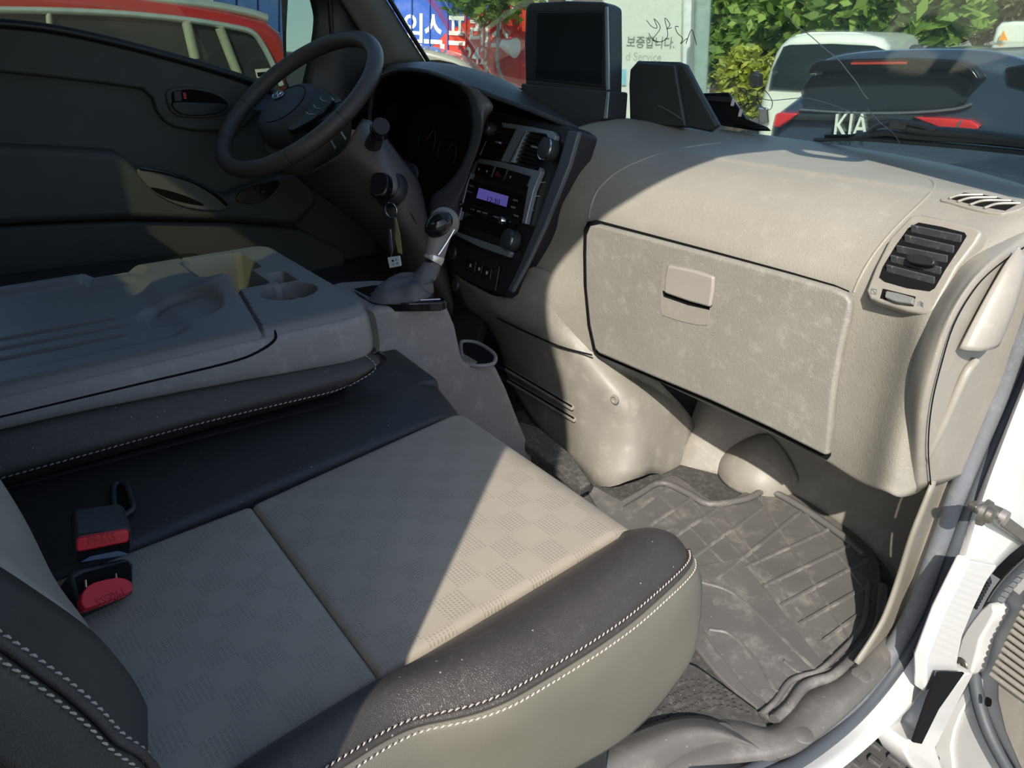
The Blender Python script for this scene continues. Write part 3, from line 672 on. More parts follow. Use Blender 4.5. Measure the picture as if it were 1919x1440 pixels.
# centre stack bezel plane
cTL, cTR, cBL = Q(905, 232, y=.90), Q(1040, 250, y=.868), Q(852, 445, y=.83)
CN = (cTR-cTL).cross(cBL-cTL).normalized()
if CN.y > 0: CN = -CN
CSP = Pl(cTL, CN)
cs_ = slab('centre_stack', [(893, 205), (1000, 222), (1070, 236), (1084, 246), (1064, 310), (1020, 420), (975, 500), (950, 548), (940, 556), (893, 536), (846, 510), (842, 480), (846, 440), (868, 340), (885, 270)], CSP, -.05, -.004, BLACKP, dash, bevel=.006, seg=3)
slab('stack_side_rail', [(1064, 244), (1084, 246), (1066, 310), (1022, 420), (985, 498), (958, 548), (950, 545), (972, 500), (1005, 420), (1045, 310)], CSP, -.004, .006, SILV if 0 else mat('slate_rail', (.10, .11, .125), .4, metal=.3), cs_, bevel=.003)
# silver trim ring (built of bars)
def bar(nm, pts, o0, o1, m_, par=None, bev=.0015, n=0): return slab(nm, pts, CSP, o0, o1, m_, par or cs_, bevel=bev, n=n)
bar('silver_trim', [(940, 229), (1000, 238), (1036, 246), (1042, 255), (1038, 266), (1028, 262), (1024, 252), (990, 246), (942, 239)], -.003, .007, SILV)
bar('silver_trim', [(968, 240), (986, 244), (962, 305), (938, 302)], -.003, .009, SILV)
tube('bright_edge', [CSP.at(985, 246, .010), CSP.at(956, 304, .010)], .0016, CHROME, cs_, k=6)
bar('silver_trim', [(899, 297), (940, 303), (1008, 320), (1012, 313), (1014, 322), (1000, 356), (990, 396), (985, 420), (978, 418), (984, 382), (990, 350), (950, 338), (884, 325), (882, 330), (878, 338), (866, 385), (860, 412), (854, 412), (868, 360), (884, 318), (890, 304)], -.003, .007, SILV)
bar('silver_trim', [(852, 433), (885, 445), (955, 469), (957, 474), (952, 482), (900, 464), (853, 441)], -.003, .007, SILV)
tube('bright_edge', [CSP.at(912, 263, .007), CSP.at(900, 290, .007)], .0022, CHROME, cs_, k=6)
# air vents with blades
for (q, nb) in (([(925, 240), (966, 247), (940, 302), (908, 292)], 7), ([(984, 247), (1030, 256), (1036, 268), (1004, 318), (958, 305)], 8)):
    vs_ = bar('centre_vent', q, -.02, -.001, DARK, None, 0)
    A, B, C, D = (q[0], q[1], q[-2], q[-1])
    for i in range(nb):
        t = (i+.6)/nb
        l = CSP.at(A[0]+(D[0]-A[0])*t, A[1]+(D[1]-A[1])*t, .002); r = CSP.at(B[0]+(C[0]-B[0])*t, B[1]+(C[1]-B[1])*t, .002); ax = (r-l).normalized(); yy = (CSP.n*.8+V((0, 0, -.5))).normalized(); zz = ax.cross(yy).normalized()
        boxw('vent_blade', (l+r)/2, ((r-l).length*.97, .010, .0016), BLACKP, vs_, [ax, zz.cross(ax), zz], bevel=.0004)
    c = CSP.at(sum(p[0] for p in q)/len(q), sum(p[1] for p in q)/len(q)-3, .008)
    boxw('vent_tab', c, (.018, .004, .006), SILV, vs_, [CSP.ex, CSP.ey, CSP.n], bevel=.001)
# rotary knobs
def knob(nm, u, v, r, h, ringm=CHROME):
    k = lathe(nm, [(r*.82, h), (r*.92, h*.96), (r, h*.7), (r, 0)], CSP.at(u, v, .0), CSP.n, DGREY, cs_, 26)
    lathe('knob_ring', [(r*.98, h*.9), (r*1.03, h*.92), (r*1.05, h*.8), (r*1.0, h*.78)], CSP.at(u, v, .0), CSP.n, ringm, k, 26); return k
knob('fan_knob', 1037, 283, .019, .022); knob('temperature_knob', 966, 452, .019, .022); knob('mode_knob', 925, 244, .013, .020)
# buttons
bar('seat_heater_button', [(896, 305), (926, 311), (918, 334), (888, 326)], .0, .0095, GLOSSB)
hz = bar('hazard_button', [(930, 312), (950, 317), (942, 341), (921, 336)], .0, .0095, GLOSSB)
bar('hazard_triangle', [(933, 320), (940, 332), (926, 329)], .0096, .0102, REDTR, hz, 0)
bar('blank_button', [(953, 318), (994, 330), (984, 352), (944, 341)], .0, .0095, GLOSSB)
for (u, v) in ((896, 315), (911, 319), (955, 330)):
    tube('button_icon', [CSP.at(u, v, .0101), CSP.at(u+3, v+1, .0101), CSP.at(u+1, v+4, .0101)], .0005, GREYW, cs_, k=5)
# radio
rd = bar('radio', [(880, 334), (988, 368), (970, 420), (958, 428), (862, 395), (868, 366)], .0, .005, GLOSSB)
LCD = emis('lcd_violet', (.12, .10, .42), .55)
bar('display', [(898, 352), (953, 368), (949, 388), (893, 371)], .0052, .0058, LCD, rd, 0)
ptext('display_text', '12:30', CSP, (913, 377), (936, 384), .009, mat('lcd_ink', (.02, .02, .08), .5), rd, .0062)
def rprint(s, u, v, w=9, h=.0032, o=.0056): ptext('radio_print', s, CSP, (u-w/2, v-w*.12), (u+w/2, v+w*.16), h, GREYW, rd, o, 0)
for (u, v, s) in ((884, 350, 'MEDIA'), (880, 361, 'SETUP'), (966, 377, 'ON'), (962, 390, 'SEEK'), (967, 406, 'TUNE')): rprint(s, u, v)
bar('preset_bar', [(874, 381), (946, 403), (952, 410), (948, 420), (940, 420), (874, 398), (868, 390)], .005, .008, GLOSSB, rd)
for u, v, s in ((886, 394, 'I<'), (898, 398, 'SET'), (909, 401, 'FM'), (932, 409, 'MEDIA')): rprint(s, u, v, 8 if len(s) < 4 else 14, .0034, .0084)
lathe('volume_knob', [(.006, .012), (.0075, .010), (.008, 0)], CSP.at(866, 384, .004), CSP.n, GLOSSB, rd, 18)
lathe('tune_knob', [(.006, .012), (.0075, .010), (.008, 0)], CSP.at(947, 415, .004), CSP.n, CHROME, rd, 18)
bar('open_pocket', [(868, 408), (880, 404), (945, 424), (955, 440), (952, 466), (866, 438)], -.0005, .001, DARK, None, .0)
bar('pocket_floor', [(868, 424), (880, 426), (940, 447), (950, 460), (945, 463), (866, 436)], .001, .0016, BLACKP)
# slider scale on the right of the stack
for u0, v0, u1, v1 in ((1015, 327, 1004, 350), (1008, 342, 1022, 342), (998, 360, 989, 402), (996, 367, 1012, 368), (984, 393, 1000, 394), (990, 380, 980, 418)):
    tube('slider_scale', [CSP.at(u0, v0, -.0025), CSP.at(u1, v1, -.0025)], .0009, GREYW, cs_, k=5)
# lower switch strip
ls = bar('lower_switch_panel', [(850, 452), (930, 486), (936, 500), (928, 546), (905, 540), (850, 512), (846, 480)], -.003, .001, BLACKP)
lathe('power_socket', [(.010, .004), (.013, .004), (.0145, .0)], CSP.at(850, 474, .002), CSP.n, DGREY, ls, 20)
lathe('power_socket', [(.009, .004), (.012, .004), (.0135, .0)], CSP.at(855, 535, .004), CSP.n, DGREY, ls, 20)
for (q, s) in (([(875, 484), (892, 490), (889, 512), (872, 505)], 'P'), ([(895, 494), (904, 497), (901, 514), (893, 511)], 'i'), ([(907, 499), (921, 504), (918, 524), (905, 519)], 'A')):
    b = bar('toggle_switch', q, .001, .005, GLOSSB, ls)
    c = CSP.at(sum(p[0] for p in q)/4, sum(p[1] for p in q)/4, .0054); boxw('switch_icon', c, (.006, .006, .0005), GREYW, b, [CSP.ex, CSP.ey, CSP.n], bevel=0)

# instrument hood
rear = [Q(u, v, y=y) for u, v, y in [(690, 262, .80), (697, 190, .80), (712, 148, .80), (748, 131, .80), (800, 134, .81), (860, 155, .82), (930, 182, .84), (1000, 208, .86), (1078, 240, .89)]]
mid = [Q(u, v, y=y) for u, v, y in [(688, 250, .90), (698, 165, .88), (722, 128, .88), (760, 118, .88), (815, 118, .89), (880, 134, .90), (950, 160, .92), (1008, 190, .94), (1085, 238, .96)]]
frt = [Q(u, v, y=y) for u, v, y in [(690, 240, 1.1), (705, 150, 1.05), (735, 123, 1.05), (775, 116, 1.05), (830, 118, 1.05), (885, 128, 1.06), (950, 152, 1.06), (1010, 190, 1.06), (1090, 236, 1.06)]]
grid('instrument_hood', [rear, mid, frt], HOOD, dash, 5, .004)
tube('hood_rim', rear, .005, mat('hood_rim_plastic', (.05, .055, .065), .35), dash, n=5)
# inner throat of the hood
inn = [Q(u, v, y=.93) for u, v in [(725, 300), (722, 220), (735, 190), (760, 175), (800, 172), (840, 185), (865, 215), (868, 262), (858, 300)]]
r2 = [Q(u, v, y=y) for u, v, y in [(700, 275, .81), (698, 195, .80), (715, 150, .80), (750, 133, .80), (800, 136, .81), (850, 152, .82), (880, 195, .83), (884, 262, .83), (868, 318, .82)]]
grid('hood_throat', [r2, [(a+b)/2 for a, b in zip(r2, inn)], inn], DARK, dash, 4, .003)
GPn = Pl((-.4, .925, 1.18), (0, -1, .25))
gf = slab('gauge_face', [(690, 345), (694, 165), (740, 142), (860, 162), (915, 215), (915, 340), (860, 390), (760, 380)], GPn, -.004, 0, DARK, dash, bevel=0)
for (cu_, cv_) in ((800, 262), (838, 285)):
    c = GPn.at(cu_, cv_, .002); pts = [c+GPn.ex*(.038*math.cos(a))+GPn.ey*(.038*math.sin(a)) for a in [math.radians(-40+i*13) for i in range(20)]]
    tube('gauge_ring', pts, .0009, DGREY, gf, k=5); tube('gauge_needle', [c, c+GPn.ex*.02+GPn.ey*.024], .0008, mat('needle', (.3, .05, .03), .5), gf, k=5)
# pillar between gauges and stack
pl_ = [[Q(u, v, y=y) for u, v, y in r] for r in [
    [(850, 153, .825), (874, 180, .83), (884, 225, .83), (880, 270, .825), (862, 315, .815), (838, 345, .81), (808, 372, .80), (800, 410, .79)],
    [(872, 158, .815), (896, 190, .82), (903, 225, .815), (898, 270, .81), (880, 320, .80), (858, 370, .795), (835, 410, .785), (826, 440, .78)],
    [(905, 172, .83), (925, 200, .84), (912, 225, .84), (902, 262, .835), (888, 300, .825), (872, 350, .815), (858, 400, .81), (850, 440, .80)]]]
grid('gauge_pillar', pl_, mat('pillar_slate_plastic', (.10, .096, .10), .42, bump=.15, bs=500), dash, 4, .004)
# panel behind the steering column, left vent
slab('hood_back', None, Pl((-.35, 1.075, 1.1), (0, -1, 0)), -.01, 0, DARK, dash, world=[V((-.74, 1.075, .85)), V((0, 1.075, .85)), V((.0, 1.075, 1.285)), V((-.30, 1.075, 1.33)), V((-.6, 1.075, 1.335)), V((-.74, 1.075, 1.28))], bevel=0)
slab('driver_lower_panel', [(640, 240), (690, 210), (712, 318), (760, 352), (830, 366), (852, 350), (850, 440), (846, 500), (856, 560), (905, 600), (880, 700), (700, 560), (600, 420)], Pl((-.3, .90, 1), (0, -1, .1)), -.02, 0, HOOD, dash, bevel=.004)
slab('driver_side_vent', [(668, 238), (690, 203), (698, 206), (694, 240), (690, 262)], Pl((-.5, .84, 1), (.1, -1, .1)), -.02, 0, DARK, dash, bevel=.002)
slab('column_notch', [(752, 302), (775, 308), (782, 325), (776, 338), (762, 330)], Pl((-.3, .86, 1), (0, -1, .1)), -.006, 0, mat('slate_lip', (.08, .10, .13), .3), dash, n=2, bevel=.002)
# lower centre shell between console and glove box, down to the floor
lc = [[Q(*p[:2], y=p[2]) for p in r] for r in [
    [(848, 512, .82), (862, 560, .84), (875, 580, .86), (905, 600, .88), (935, 650, .90), (955, 720, .90)],
    [(890, 538, .81), (905, 575, .82), (925, 600, .835), (960, 640, .85), (985, 720, .86), (1005, 800, .86)],
    [(945, 556, .806), (945, 588, .81), (985, 622, .825), (1020, 660, .83), (1045, 760, .84), (1060, 860, .84)],
    [(1000, 500, .822), (1020, 590, .82), (1060, 645, .825), (1080, 690, .83), (1100, 790, .83), (1125, 912, .81)],
    [(1095, 560, .850), (1105, 630, .852), (1118, 668, .852), (1160, 740, .85), (1185, 820, .86), (1190, 898, .85)],
    [(1130, 600, .85), (1140, 640, .86), (1160, 690, .88), (1230, 740, .93), (1240, 820, .93), (1232, 888, .92)],
    [(1180, 640, .90), (1200, 680, .92), (1240, 720, .95), (1300, 790, 1.02), (1295, 850, 1.02), (1285, 915, 1.0)]]]
grid('lower_centre_shell', lc, LOWER, dash, 4, .003)
tube('shell_parting_line', [p+V((0, -.003, 0)) for p in [Q(935, 596, y=.812), Q(985, 620, y=.82), Q(1050, 648, y=.82), Q(1112, 665, y=.835)]], .0016, DARK, dash, n=4)
for a, b in (((952, 690, .855), (1078, 765, .832)), ((956, 712, .855), (1082, 787, .832))):
    p, q = Q(*a[:2], y=a[2]), Q(*b[:2], y=b[2]); ax = (q-p).normalized()
    boxw('louver_slot', (p+q)/2+V((0, -.004, 0)), ((q-p).length, .010, .009), LOWER, dash, [ax, V((0, 1, 0)), ax.cross(V((0, 1, 0)))], bevel=.003)
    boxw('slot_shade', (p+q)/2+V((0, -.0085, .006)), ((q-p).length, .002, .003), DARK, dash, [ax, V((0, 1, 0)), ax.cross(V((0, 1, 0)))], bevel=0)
hole = Q(1156, 748, y=.846); lathe('screw_hole', [(.0085, 0), (.0085, .002), (.006, .003), (.0055, -.004)], hole+V((0, -.004, 0)), (.15, -1, 0), LOWER, dash, 18)

# toe board behind the mat, kick panel at the right
tb = [[Q(1225, 892, y=.94)+V((0, .03, 0)), V((.42, 1.06, .70)), V((.56, 1.05, .70)), V((.66, 1.01, .70)), V((.74, .93, .70))],
      [V((.24, 1.02, .76)), V((.42, 1.10, .76)), V((.56, 1.08, .76)), V((.68, 1.04, .76)), V((.745, .96, .76))],
      [V((.22, 1.08, .86)), V((.40, 1.14, .88)), V((.56, 1.12, .88)), V((.68, 1.06, .88)), V((.75, .98, .88))],
      [V((.20, 1.12, .97)), V((.40, 1.16, 1.0)), V((.56, 1.14, 1.0)), V((.69, 1.08, 1.0)), V((.75, 1.0, 1.0))]]
struct(grid('wall_footwell', tb, LOWER, None, 5, .004))
bc = Q(1352, 905, z=.735)
wb = thing('footwell_hump', 'rounded plastic hump at the front of the passenger footwell', 'cover', (bc.x, bc.y, .70))
rows = []
for t in [0, .25, .5, .75, .92, 1.0]:
    rr = (1-.55*t**2)*math.sqrt(max(0, 1-(t)**3))
    rows.append([V((.375+.080*rr*math.cos(a), 1.08-.085*rr*math.sin(a), .70+.085*t)) for a in [math.pi*s/6 for s in range(7)]])
grid('hump_shell', rows, LOWER, wb, 4, .003)
# door pillar trim: light vertical strip
struct(grid('trim_6', [[Q(u, v, x=.745) for u, v in [(1745, 900), (1705, 1000), (1680, 1080), (1655, 1150), (1632, 1192), (1600, 1240)]],
                [Q(u, v, x=.737) for u, v in [(1768, 900), (1730, 1000), (1702, 1090), (1680, 1150), (1652, 1205), (1620, 1255)]],
                [Q(u, v, x=.752) for u, v in [(1800, 900), (1760, 1005), (1728, 1095), (1705, 1160), (1675, 1220), (1640, 1275)]]], mat('kick_trim_plastic', (.22, .205, .17), .5), None, 4, .004))

# ================================================================== STEERING COLUMN AND WHEEL
WC = V((-.474, .597, 1.320)); WA, WB = .912, .15
WN = V((math.sin(WB)*math.cos(WA), -math.cos(WB)*math.cos(WA), math.sin(WA)))
W1 = WN.cross(V((0, 0, 1))).normalized(); W2 = W1.cross(WN)
WPl = Pl(WC, WN)
sw = thing('steering_wheel', 'black leather steering wheel with a round centre pad and oval emblem', 'steering wheel', WC)
rim = [WC+W1*(.184*math.cos(a))+W2*(.184*math.sin(a)) for a in [2*math.pi*i/72 for i in range(72)]]
RIML = mat('wheel_leather', (.070, .058, .052), .38, bump=.4, bs=900, kind='leather', var=.08)
tube('rim', rim, .0160, RIML, sw, k=16, closed=True, up=WN)
# seams across the rim
for a in (math.radians(-8), math.radians(188), math.radians(225), math.radians(-45)):
    c = WC+(W1*math.cos(a)+W2*math.sin(a))*.184; t = (-W1*math.sin(a)+W2*math.cos(a))
    lathe('rim_seam', [(.0155, -.0008), (.01645, -.0004), (.01645, .0004), (.0155, .0008)], c, t, BLACKP, sw, 20)
hub = WC-WN*.022
hc = WPl.at(540, 205, -.01)
def hubpt(r, a, h): return hc+W1*(r*1.08*math.cos(a))+W2*(r*math.sin(a))+WN*h
rows = []
for r, h in ((.075, -.035), (.078, -.018), (.075, -.004), (.066, .008), (.052, .014), (.030, .017), (.008, .018), (.0005, .018)):
    rows.append([hubpt(r, 2*math.pi*i/20, h) for i in range(21)])
grid('airbag_pad', rows, mat('airbag_pad_plastic', (.040, .042, .046), .5, bump=.3, bs=700, kind='grain'), sw, 3, 0)
tube('pad_groove', [hubpt(.052, 2*math.pi*i/40+.3, .0142) for i in range(30)], .0009, DARK, sw, k=5)
ec = WPl.at(522, 179, .0085)
em = [ec+W1*(.0175*math.cos(a))+W2*(.0105*math.sin(a)) for a in [2*math.pi*i/28 for i in range(28)]]
eb = link('emblem', em+[p+WN*.0015 for p in em], [list(range(28)), list(range(28, 56))]+[[i, (i+1) % 28, 28+(i+1) % 28, 28+i] for i in range(28)], mat('emblem_blue', (.10, .16, .26), .25, metal=.5), sw, bevel=0)
tube('emblem_ring', [p+WN*.0015 for p in em], .0011, CHROME, eb, k=6, closed=True, up=WN)
def e_(x, y): return ec+W1*x+W2*y+WN*.0022
tube('emblem_letter', [e_(-.0085, -.0065), e_(-.0055, 0), e_(-.0065, .0072)], .0012, CHROME, eb, k=6, n=4)
tube('emblem_letter', [e_(.0065, -.0072), e_(.0055, 0), e_(.0085, .0065)], .0012, CHROME, eb, k=6, n=4)
tube('emblem_letter', [e_(-.0055, -.002), e_(0, 0), e_(.0055, .002)], .0012, CHROME, eb, k=6, n=4)
# spokes: two at the sides, one broad lower one
def spoke(a, w0, w1, m_, nm='spoke', z=-.012):
    d = W1*math.cos(a)+W2*math.sin(a); s = -W1*math.sin(a)+W2*math.cos(a)
    P = []
    for r, w_ in ((.06, w0), (.11, (w0+w1)/2*.9), (.172, w1)):
        P.append((hc if r < .1 else WC)+d*r+WN*(z-.006*(r < .1)) ); 
    top = [p+s*w_ for p, w_ in zip(P, (w0, (w0+w1)/2*.85, w1))]; bot = [p-s*w_ for p, w_ in zip(P, (w0, (w0+w1)/2*.85, w1))]
    return slab(nm, None, Pl(P[0], WN), -.012, 0, m_, sw, world=top+bot[::-1], bevel=.004)
SPK = mat('spoke_slate', (.05, .075, .12), .3, metal=.2)
spoke(math.radians(0), .030, .026, SPK); spoke(math.radians(180), .034, .032, BLACKP)
# switch pod on the right spoke
pod_ = slab('switch_pod', [(596, 176), (612, 170), (622, 180), (614, 200), (580, 226), (548, 244), (540, 238), (570, 214)], WPl, -.016, -.004, GLOSSB, sw, n=3, bevel=.003)
for (a, b) in (((600, 182), (612, 190)), ((588, 196), (600, 204)), ((574, 210), (590, 214))):
    tube('button_mark', [WPl.at(*a, -.003), WPl.at((a[0]+b[0])/2-2, (a[1]+b[1])/2+2, -.003), WPl.at(*b, -.003)], .0007, GREYW, pod_, k=5, n=3)
# cone behind the wheel
lathe('column_boss', [(.086, -.035), (.098, -.050), (.094, -.085), (.080, -.105), (.02, -.11)], hc, WN, mat('boss_olive_brown', (.085, .082, .066), .45, bump=.1), sw, 36)

col_ = thing('steering_column', 'brown grey steering column shroud with stalk and ignition lock', 'steering column', (-.45, .75, 1.15))
sh = [[Q(*p[:2], y=p[2]) for p in r] for r in [
    [(545, 318, .66), (570, 345, .68), (640, 395, .72), (690, 435, .76), (740, 490, .80), (790, 545, .85), (820, 600, .90)],
    [(580, 322, .60), (600, 335, .62), (670, 395, .66), (715, 440, .70), (770, 500, .74), (815, 550, .80), (840, 600, .86)],
    [(600, 315, .585), (640, 312, .60), (690, 370, .625), (745, 425, .66), (790, 470, .72), (825, 525, .78), (850, 580, .84)],
    [(640, 285, .59), (665, 290, .60), (725, 345, .625), (760, 390, .66), (795, 430, .72), (822, 480, .78), (850, 550, .84)],
    [(668, 240, .62), (690, 255, .63), (735, 308, .65), (770, 350, .68), (795, 390, .73), (812, 450, .79), (846, 520, .85)],
    [(680, 222, .66), (704, 232, .67), (745, 285, .69), (775, 325, .72), (790, 352, .77), (806, 420, .82), (842, 500, .87)]]]
SHR = mat('shroud_brown_plastic', (.125, .108, .102), .42, bump=.12, bs=600, var=.05)
grid('shroud', sh, SHR, col_, 4, .004)
tube('shroud_parting_line', [Q(u, v, y=y) for u, v, y in [(700, 318, .628), (716, 330, .632), (745, 372, .648), (770, 400, .675), (790, 440, .715)]], .0010, DARK, col_, n=4)
# stalk
sp_ = Q(695, 292, y=.635)
lathe('stalk_socket', [(.026, -.006), (.027, .004), (.022, .006), (.018, -.004)], sp_, (.15, -.45, .88), BLACKP, col_, 26)
taper('stalk', [Q(692, 295, y=.64), Q(700, 270, y=.63), Q(708, 252, y=.62), Q(715, 236, y=.61)], [.014, .015, .0125, .0145], BLACKP, col_, 16)
lathe('stalk_knob', [(.0145, -.012), (.0155, -.008), (.0155, .010), (.012, .013)], Q(711, 245, y=.615), (.25, -.1, .95), GLOSSB, col_, 20)
for (a, b) in (((621, 264), (629, 278)), ((640, 248), (648, 261))):
    tube('shroud_clip', [Q(*a, y=.595), Q(*b, y=.595)], .0018, mat('clip_beige', (.3, .28, .25), .5), col_, k=8)
lp_ = Q(728, 352, y=.635)
LN = V((.42, -.72, .50)).normalized()
lathe('lock_surround', [(.034, -.012), (.030, .002), (.026, .006), (.024, .002)], lp_, LN, BLACKP, col_, 28)
lathe('lock_cylinder', [(.0185, .0), (.0185, .010), (.015, .012)], lp_, LN, mat('lock_metal', (.32, .34, .32), .35, metal=.7), col_, 24)
key = thing('ignition_key', 'black headed ignition key in the lock with ring and tags hanging', 'key', lp_+LN*.02)
kc = lp_+LN*.022
kx = V((.75, .66, 0)); kz = LN.cross(kx).normalized()
ks = kz if kz.z < 0 else -kz
hd = [kc+kx*(a)+ks*(b) for a, b in ((-.015, -.012), (0, -.016), (.015, -.012), (.018, .012), (.012, .026), (0, .030), (-.012, .026), (-.018, .012))]
slab('key_head', None, Pl(kc, LN), -.009, .012, GLOSSB, key, world=[p+LN*.012 for p in cat(hd, 2, True)], bevel=.004, seg=3)
kr = Q(733, 394, y=.612)
tube('key_ring', [kr+V((.010*math.cos(a), .006*math.cos(a), .0125*math.sin(a))) for a in [2*math.pi*i/28 for i in range(28)]], .0012, CHROME, key, k=6, closed=True)
TG = Pl(Q(738, 440, y=.612), (.55, -.83, .1))
slab('leather_tag', [(727, 402), (737, 403), (740, 425), (738, 470), (732, 478), (726, 460), (725, 425)], TG, -.004, .0, BLACKP, key, n=2, bevel=.001)
slab('metal_tag', [(737, 405), (743, 410), (750, 440), (754, 477), (746, 474), (739, 440)], TG, -.0065, -.0045, mat('brass_tag', (.30, .29, .13), .45, metal=.4), key, bevel=.0004)
slab('tag_chain', [(729, 430), (733, 430), (736, 470), (733, 482), (730, 468)], TG, .0005, .003, CHROME, key, bevel=.0005)
fobd = slab('white_fob', [(726, 483), (748, 480), (751, 499), (730, 503)], TG, -.004, .002, mat('fob_white', (.62, .64, .66), .5), key, bevel=.0012)
for s, u, v in (('1', 735, 491), ('2', 741, 489), ('7', 736, 498), ('4', 743, 496)): ptext('fob_digit', s, TG, (u, v), (u+4, v-.6), .0035, DARK, fobd, .0024)

# ================================================================== FLOOR CONSOLE AND SHIFTER
con = thing('floor_console', 'grey brown floor console box with an open cup pocket at its front', 'console', (.05, .55, .70))
XC = .12
side = [(560, 560), (668, 598), (690, 584), (720, 575), (780, 570), (835, 570), (842, 578), (856, 612), (865, 655), (869, 672), (876, 680), (925, 683), (933, 690), (952, 730), (975, 790), (1000, 850), (1000, 900), (560, 900)]
csl = slab('console_body', side, Pl((XC, 0, 0), (1, 0, 0)), -.15, 0, CONS, con, bevel=.010, seg=4)
slab('cup_pocket', [(864, 645), (872, 641), (895, 645), (918, 660), (926, 670), (922, 680), (900, 684), (876, 681), (868, 672)], Pl((0, 0, Q(900, 684, x=XC).z+.0015), (0, 0, 1)), -.001, .0005, DARK, con, n=2, bevel=0)
cz = Q(900, 684, x=XC).z+.003
tube('pocket_rim', [Q(u, v, z=cz) for u, v in [(864, 645), (872, 640), (895, 643), (920, 658), (929, 670), (924, 682), (900, 686), (876, 683), (867, 672)]], .0035, CONS, con, n=4, k=8, closed=True)
zt = Q(780, 571, x=XC).z
SPn = Pl((0, 0, zt+.006), (0, 0, 1))
shf = thing('gear_shifter', 'grey gear lever with chrome collar and folded leather boot', 'gear lever', Q(770, 560, z=zt))
slab('shifter_plinth', [(662, 540), (700, 534), (760, 530), (800, 545), (832, 558), (838, 563), (826, 567), (760, 568), (706, 568), (698, 566), (672, 552)], SPn, -.010, .004, GLOSSB, shf, bevel=.003, seg=3)
tube('plinth_edge', [SPn.at(u, v, .004) for u, v in [(664, 544), (690, 558), (704, 564), (760, 564), (826, 561)]], .0012, SILV, shf, k=6, n=3)
BOOT = mat('boot_leather', (.085, .080, .082), .5, bump=.5, bs=700, kind='leather', dirt=((.2, .2, .2), 60, .3))
def bq(u, v, x): return Q(u, v, x=x)
base_c = SPn.at(752, 552, .004); yb = base_c.x
P = [base_c+V((0, 0, 0)), base_c+V((.0, .012, .018)), Q(792, 522, x=yb+.0), Q(806, 500, x=yb), Q(812, 488, x=yb)]
bv, bf = [], []; K = 40
secs = cat(P, 6); N_ = len(secs)
for i, c in enumerate(secs):
    t = i/(N_-1); r = .034*(1-t)**2.2+.0145+.004*(1-t); sq = (1-t)**1.1
    for k in range(K):
        a = 2*math.pi*k/K; fold = 1+.24*sq*math.sin(a*6+t*9)*(math.sin(math.pi*min(1, t*1.35)) if t < .74 else 0)
        bv.append(c+V((r*fold*.8*math.cos(a), r*fold*.98*math.sin(a), .006*math.sin(a*4+t*9)*sq*(t > 0))))
for i in range(N_-1):
    for k in range(K): bf.append([i*K+k, i*K+(k+1) % K, (i+1)*K+(k+1) % K, (i+1)*K+k])
link('boot', bv, bf, BOOT, shf)
taper('chrome_collar', [Q(811, 490, x=yb), Q(814, 484, x=yb), Q(816, 478, x=yb)], [.0150, .0158, .0150], mat('satin_collar', (.50, .50, .44), .3, metal=.6), shf, 20, n=2)
taper('lever_grip', [Q(815, 480, x=yb), Q(820, 460, x=yb), Q(824, 440, x=yb), Q(829, 426, x=yb), Q(836, 414, x=yb), Q(842, 412, x=yb+.01)], [.0135, .0145, .0165, .0195, .021, .013], mat('grip_grey', (.17, .155, .145), .42, bump=.15, bs=700), shf, 22, n=5, sx=1.0, sy=1.15)
g0, g1 = Q(808, 436, x=yb+.004), Q(842, 408, x=yb+.010)
lathe('grip_cap', [(.0235*math.sin(a)*.74, -.0235*math.cos(a)) for a in [math.pi*i/12 for i in range(1, 12)]], (g0+g1)/2+V((0, -.002, .001)), g1-g0, GLOSSB, shf, 24)
tube('grip_chrome_line', [Q(u, v, x=yb+.018) for u, v in [(822, 478), (833, 462), (843, 446), (852, 430)]], .0012, CHROME, shf, k=6, n=4)
# driver floor mat with ribs, and carpet hump
dmat = thing('driver_floor_mat', 'ribbed black rubber mat in the driver footwell', 'floor mat', (-.35, .75, .70))
slab('mat_base', None, Pl((0, 0, .70), (0, 0, 1)), 0, .008, BLACKP, dmat, world=[V((x, y, .709)) for x, y in ((-.70, .40), (-.10, .40), (-.10, 1.05), (-.70, 1.05))], bevel=.003)
for i in range(15): box3('mat_rib', -.62, -.14, .50+i*.032, .512+i*.032, .708, .716, BLACKP, dmat, bevel=.002)
struct(grid('trim_7', [[V((-.78, y, .70)) for y in (.30, .5, .7, .9, 1.1)], [V((-.72, y, .78+.05*(y > .6))) for y in (.30, .5, .7, .9, 1.1)], [V((-.76, y, .90)) for y in (.30, .5, .7, .9, 1.1)]], BLACKP, None, 4, .003))
struct(grid('trim_8', [[V((-.78, .95, .70)), V((-.4, .98, .70)), V((-.02, .96, .70))], [V((-.78, 1.06, .85)), V((-.4, 1.08, .85)), V((-.02, 1.06, .85))], [V((-.78, 1.10, 1.1)), V((-.4, 1.10, 1.1)), V((-.02, 1.10, 1.1))]], BLACKP, None, 4, .003))

# ================================================================== SEATS
ZS = 1.02
seat = thing('passenger_seat', 'grey embossed passenger seat with black leather bolsters and cream stitching', 'seat', (.53, .2, .72))
# front and rear insert panels
fL, fR = Q(870, 765, z=ZS), Q(1190, 980, z=ZS); mL, mR = Q(470, 945, z=ZS), Q(710, 1268, z=ZS)
bL = V((.405, -.04, ZS)); bR = V((.69, -.06, ZS))
pillow('seat_panel', mL, mR, fR, fL, FABRIC, seat, crown=.006, edge=.007, dip=.006, depth=.06, fn=lambda s, t: -.010*max(0, (t-.90)/.10)**2)
pillow('seat_panel', bL, bR, mR, mL, FABRIC, seat, crown=.006, edge=.007, dip=.006, depth=.06)
